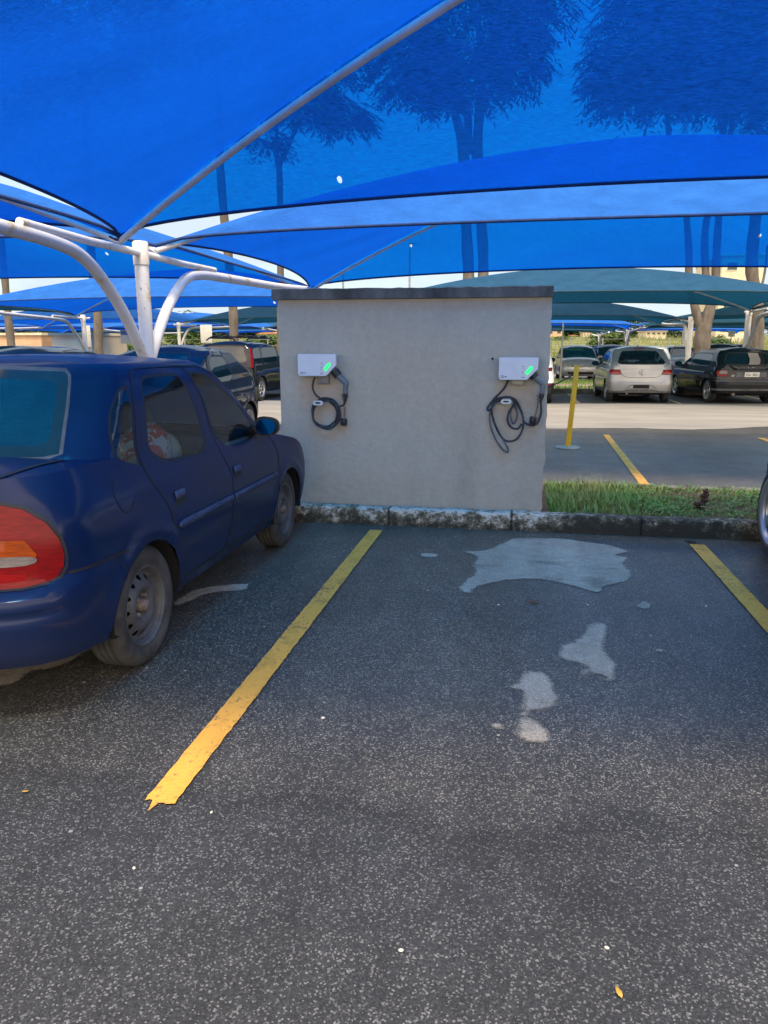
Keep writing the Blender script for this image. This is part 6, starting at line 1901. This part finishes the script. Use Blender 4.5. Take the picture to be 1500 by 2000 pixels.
# ------------------------------------------------------------------ signs, lamp posts, fence
M['sign_face'] = pm('sign_back', (.60, .58, .52), .6, var=.06, scale=6)
M['galv'] = pm('galvanised', (.34, .35, .35), .5, metal=.5, var=.15)
M['sign_grey'] = pm('sign_grey', (.40, .43, .46), .6, var=.1); M['sign_blue'] = pm('sign_blue', (.06, .10, .30), .6)
def sign(px, py, Yd, wpx, hpx, lab, mat, blue=False, pole=None, hp=None):
    c = at(px, py, Yd); k = Yd / 1450 * 1.03
    w, h = wpx * k, hpx * k
    r = empty('sign', (c.x, Yd, 0), 0, lab, 'sign')
    MB().tube([(0, .03, 0), (0, .03, c.z + h / 2 + (.02 if not hp else hp))], .028, 8).build('pole', pole or M['galv'], r)
    mb = MB(); mb.box((0, 0, c.z), (w, .02, h), bev=.006)
    if blue: mb.box((0, -.012, c.z + h * .3), (w * .9, .006, h * .3), mi=1)
    mb.build('panel', [mat, M['sign_blue']], r)
sign(403, 652, 26.4, 24, 34, 'white sign board on a pole beyond the dark blue-green hatchback', M['sign_face'])
sign(171, 657, 25.0, 14, 42, 'narrow cream sign beside the left-hand white post', M['sign_face'])
sign(247, 658, 33, 26, 26, 'grey sign with a blue band left of the tall white post', M['sign_grey'], True, hp=.2)
sign(1429, 652, 45, 11, 10, 'tiny white sign above the black hatchback\'s roof', M['plate_white'])
def pole(px, py0, Yd, h, r, lab, name='lamp_post', lamp=False):
    c = at(px, py0, Yd)
    e = empty(name, (c.x, Yd, 0), 0, lab, 'pole')
    MB().tube([(0, 0, 0), (0, 0, h)], [r, r * .7], 8).build('pole', M['galv'], e)
    if lamp: MB().box((.25, 0, h), (.7, .2, .1), bev=.03).build('lamp_head', M['galv'], e)
pole(1097, 690, 31.0, 2.35, .045, 'thin galvanised pole between the white car and the silver one', 'steel_pole')
pole(670, 540, 58, 9.2, .10, 'thin lamp post over the left half of the grey wall', lamp=True)
pole(800, 540, 60, 9.2, .10, 'thin lamp post over the middle of the grey wall', lamp=True)
pole(1333, 660, 62, 3.1, .07, 'short pale pole in the far field beside the slim white post', 'steel_pole')
fp = empty('fence_post', (-40, 64.5, 0), 0, 'slim concrete fence post along the far edge of the car park', 'fence post', 'fence posts along the far edge')
MB().box((0, 0, 1.05), (.10, .10, 2.1)).build('shaft', pm('concrete_post', (.30, .29, .26), .9), fp)
for i in range(1, 32):
    c = copy_tree(fp); c.location = (-40 + i * 2.6, 64.5, 0)
mb = MB()
for z in (.5, 1.0, 1.5, 2.0): mb.tube([(-41, 64.45, z), (42, 64.45, z)], .012, 4)
tag(mb.build('fence_wire', M['galv']), 'thin grey wires strung along the far fence posts', 'fence wire')

# ------------------------------------------------------------------ far buildings and greenery
M['peach'] = pm('peach_render', (.62, .40, .24), .9, scale=1, col2=(.52, .33, .20)); M['cream'] = pm('cream_render', (.66, .58, .42), .9, scale=1, col2=(.55, .47, .34))
M['white_r'] = pm('white_render', (.72, .70, .64), .9, scale=1, col2=(.62, .60, .55)); M['win'] = pm('dark_window', (.05, .055, .06), .2); M['tile'] = pm('roof_tile', (.42, .20, .11), .9, scale=3)
def block(px0, px1, pyt, Yd, mat, lab, dep=8, rows=0, cols=0, roof=None, z0=0.0, name='building', cat='building', ww=.55):
    a, b = at(px0, pyt, Yd), at(px1, pyt, Yd)
    w, h = b.x - a.x, a.z - z0
    r = empty(name, ((a.x + b.x) / 2, Yd + dep / 2, z0), 0, lab, cat)
    mb = MB(); mb.box((0, 0, h / 2 - .5), (w, dep, h + 1)); mb.build('wall', mat, r)
    mb = MB(); mb.box((0, 0, h + .09), (w + .3, dep + .3, .18)) if not roof else mb.prism([(-w / 2 - .4, h), (w / 2 + .4, h), (0, h + w * .16)], -dep / 2 - .4, dep / 2 + .4)
    mb.build('roof', roof or M['cream'], r)
    for i in range(rows):
        for j in range(cols):
            x = -w / 2 + w * (j + .5) / cols; z = h * (i + .5) / rows
            ww_, wh = w / cols * ww, h / rows * .42
            f = MB().box((x, -dep / 2 - .02, z), (ww_, .08, wh)).build('window', M['white_r'], r)
            MB().box((x, -dep / 2 - .065, z), (ww_ * .86, .03, wh * .84)).build('pane', M['win'], f)
    return r
block(1412, 1494, 500, 100, M['cream'], 'tall beige block with windows rising above the teal canopy at the right', 14, 4, 2, z0=2.5)
block(1262, 1302, 647, 118, M['cream'], 'low cream building with big windows in the field beyond the silver hatchback', 8, 1, 4, z0=3, ww=.7)
block(1068, 1100, 644, 110, M['peach'], 'peach-coloured house just right of the grey wall', 9, 1, 2, z0=3)
block(1112, 1126, 656, 112, M['white_r'], 'small white house with a tiled roof above the silver car facing this way', 7, 1, 2, M['tile'], z0=3)
block(1140, 1156, 648, 120, M['cream'], 'little two-storey cream house left of the big bush', 7, 2, 3, z0=3)
block(100, 178, 655, 50, M['cream'], 'cream site cabin behind the left-hand posts', 5, 0, 0, name='site_cabin', cat='cabin')
block(-30, 80, 655, 52, M['peach'], 'peach-cream flat-roofed cabin at the photo\'s left edge', 5, 0, 0, name='site_cabin', cat='cabin')
block(190, 226, 652, 95, M['peach'], 'distant peach house between the trunk and the tall white post', 8, 1, 2, M['tile'], z0=3)
block(505, 545, 653, 110, M['peach'], 'distant peach house left of the grey wall', 9, 1, 2, M['tile'], z0=3)
block(1378, 1412, 648, 125, M['cream'], 'pale long building in the field right of the forked trunk', 8, 1, 5, z0=3)

def bush(px0, px1, pyt, Yd, lab, z0, n, seed, name='bush', leaf=(.35, .16), mat='bush_leaf', cat='bush'):
    a, b = at(px0, pyt, Yd), at(px1, pyt, Yd)
    c = ((a.x + b.x) / 2, Yd, z0); w = (b.x - a.x) / 2; h = (a.z - z0)
    r = empty(name, c, 0, lab, cat)
    rng = random.Random(seed)
    mb = MB()
    for k in range(5):
        q = (rng.uniform(-.5, .5) * w, rng.uniform(-.3, .3) * w, h * rng.uniform(.35, .62))
        sprays(mb, q, (w * .6, w * .5, h * .42), n // 5, rng, leaf, .2, 7)
    mb.build('foliage', M[mat], r)
    mb = MB()
    for k in range(5): mb.tube([(0, 0, -.3), (rng.uniform(-.4, .4) * w, rng.uniform(-.2, .2) * w, h * .6)], [.09, .03], 6)
    mb.build('stem', M['bark'], r)
    return r
bush(1160, 1240, 640, 76, 'big rounded green bush above the silver hatchback', .3, 420, 1)
bush(225, 300, 662, 64, 'low green bush beside the tall white post', .0, 200, 2)
bush(1085, 1112, 655, 100, 'small dark bush in front of the peach house by the wall', 2.4, 90, 3)
bush(1375, 1425, 652, 84, 'tall pale green reed clump right of the forked trunk', 1.0, 220, 4)
bush(305, 395, 632, 82, 'broad dark green bush behind the dark hatchback', .8, 300, 5)
bush(470, 545, 648, 90, 'yellow-green bush between the sign board and the wall', 1.6, 220, 6)
# far tree line, one mass
rng = random.Random(21); mb = MB()
for i in range(150):
    x = rng.uniform(-110, 120); y = rng.uniform(128, 150)
    if 30 < x < 42: continue
    hgt = rng.uniform(1.2, 3.6)
    sprays(mb, (x, y, 3.6 + hgt * .55), (rng.uniform(1.8, 3.6), 2, hgt * .7), 55, rng, (.9, .45), .2, 5)
tl = mb.build('distant_trees', M['leaf']); tag(tl, kind='stuff')
mb = MB()
for _ in range(9000):
    y = 66 + 40 * rng.random() ** 1.2; x = rng.uniform(-40, 60)
    z = -.06 + 2.8 * (1 / (1 + math.exp(-(y - 92) / 7)))
    h = rng.uniform(.3, .8); w = rng.uniform(.03, .08); a = rng.uniform(-.3, .3)
    mb.add([(x - w, y, z), (x + w, y, z), (x + a, y, z + h)], [(0, 1, 2)], 0, False)
tg = mb.build('field_grass', pm('tall_field_grass', (.17, .17, .045), .9, scale=.3, col2=(.09, .13, .03))); tag(tg, kind='stuff')

# ------------------------------------------------------------------ sky, sun, camera
world = bpy.data.worlds.new('World'); scene.world = world; world.use_nodes = True
nt = world.node_tree; L = nt.links
bg = nt.nodes['Background']
SUN_EL, SUN_AZ = 64, 166          # degrees; azimuth clockwise from +Y
sky = nt.nodes.new('ShaderNodeTexSky'); sky.sky_type = 'NISHITA'; sky.sun_disc = False
sky.sun_elevation = R(SUN_EL); sky.sun_rotation = R(SUN_AZ); sky.altitude = 50; sky.air_density = 1.0; sky.dust_density = 1.5; sky.ozone_density = 1.0
tc = nt.nodes.new('ShaderNodeTexCoord')
cn = noise(nt, 1.5, 7, 0.62, vec=tc.outputs['Generated'], dist=.3, stretch=(1, 1, 2.6))
cr = ramp(nt, cn.outputs[0], [(0.36, 0.25), (0.56, 0.95)])
sy = nt.nodes.new('ShaderNodeSeparateXYZ'); L.new(tc.outputs['Generated'], sy.inputs[0])
fr = N(nt, 'ShaderNodeMapRange', interpolation_type='SMOOTHSTEP', inp={1: -0.15, 2: 0.75, 3: 0.0, 4: 1.0}); L.new(sy.outputs[1], fr.inputs[0])
cloud = mixc(nt, fr.outputs[0], (11.6, 9.6, 7.3), (2.7, 3.15, 3.5))     # clouds shine on the sun's side, grey-blue opposite
mx = mixc(nt, cr.outputs[0], sky.outputs[0], cloud)
L.new(mx, bg.inputs[0]); bg.inputs[1].default_value = 0.13
sd = bpy.data.lights.new('sun', 'SUN'); sd.energy = 2.0; sd.angle = R(13); sd.color = (1.0, .90, .77)
so = bpy.data.objects.new('sun', sd); COL.objects.link(so)
dirv = Vector((math.sin(R(SUN_AZ)) * math.cos(R(SUN_EL)), math.cos(R(SUN_AZ)) * math.cos(R(SUN_EL)), math.sin(R(SUN_EL))))
so.rotation_euler = dirv.to_track_quat('Z', 'Y').to_euler(); so.location = dirv * 60
cam = bpy.data.cameras.new('camera'); co = bpy.data.objects.new('camera', cam); COL.objects.link(co); scene.camera = co
cam.sensor_fit = 'VERTICAL'; cam.sensor_height = 24; cam.lens = 24 * FPX / 2000; cam.clip_end = 2000; cam.clip_start = .05
co.location = (0, 0, CAMZ); co.rotation_euler = (R(90) - PITCH, 0, YAW)
scene.view_settings.view_transform = 'Standard'; scene.view_settings.look = 'None'
scene.view_settings.exposure = 1.1; scene.view_settings.gamma = 1.0
scene.cycles.max_bounces = 10; scene.cycles.transparent_max_bounces = 24; scene.cycles.diffuse_bounces = 4
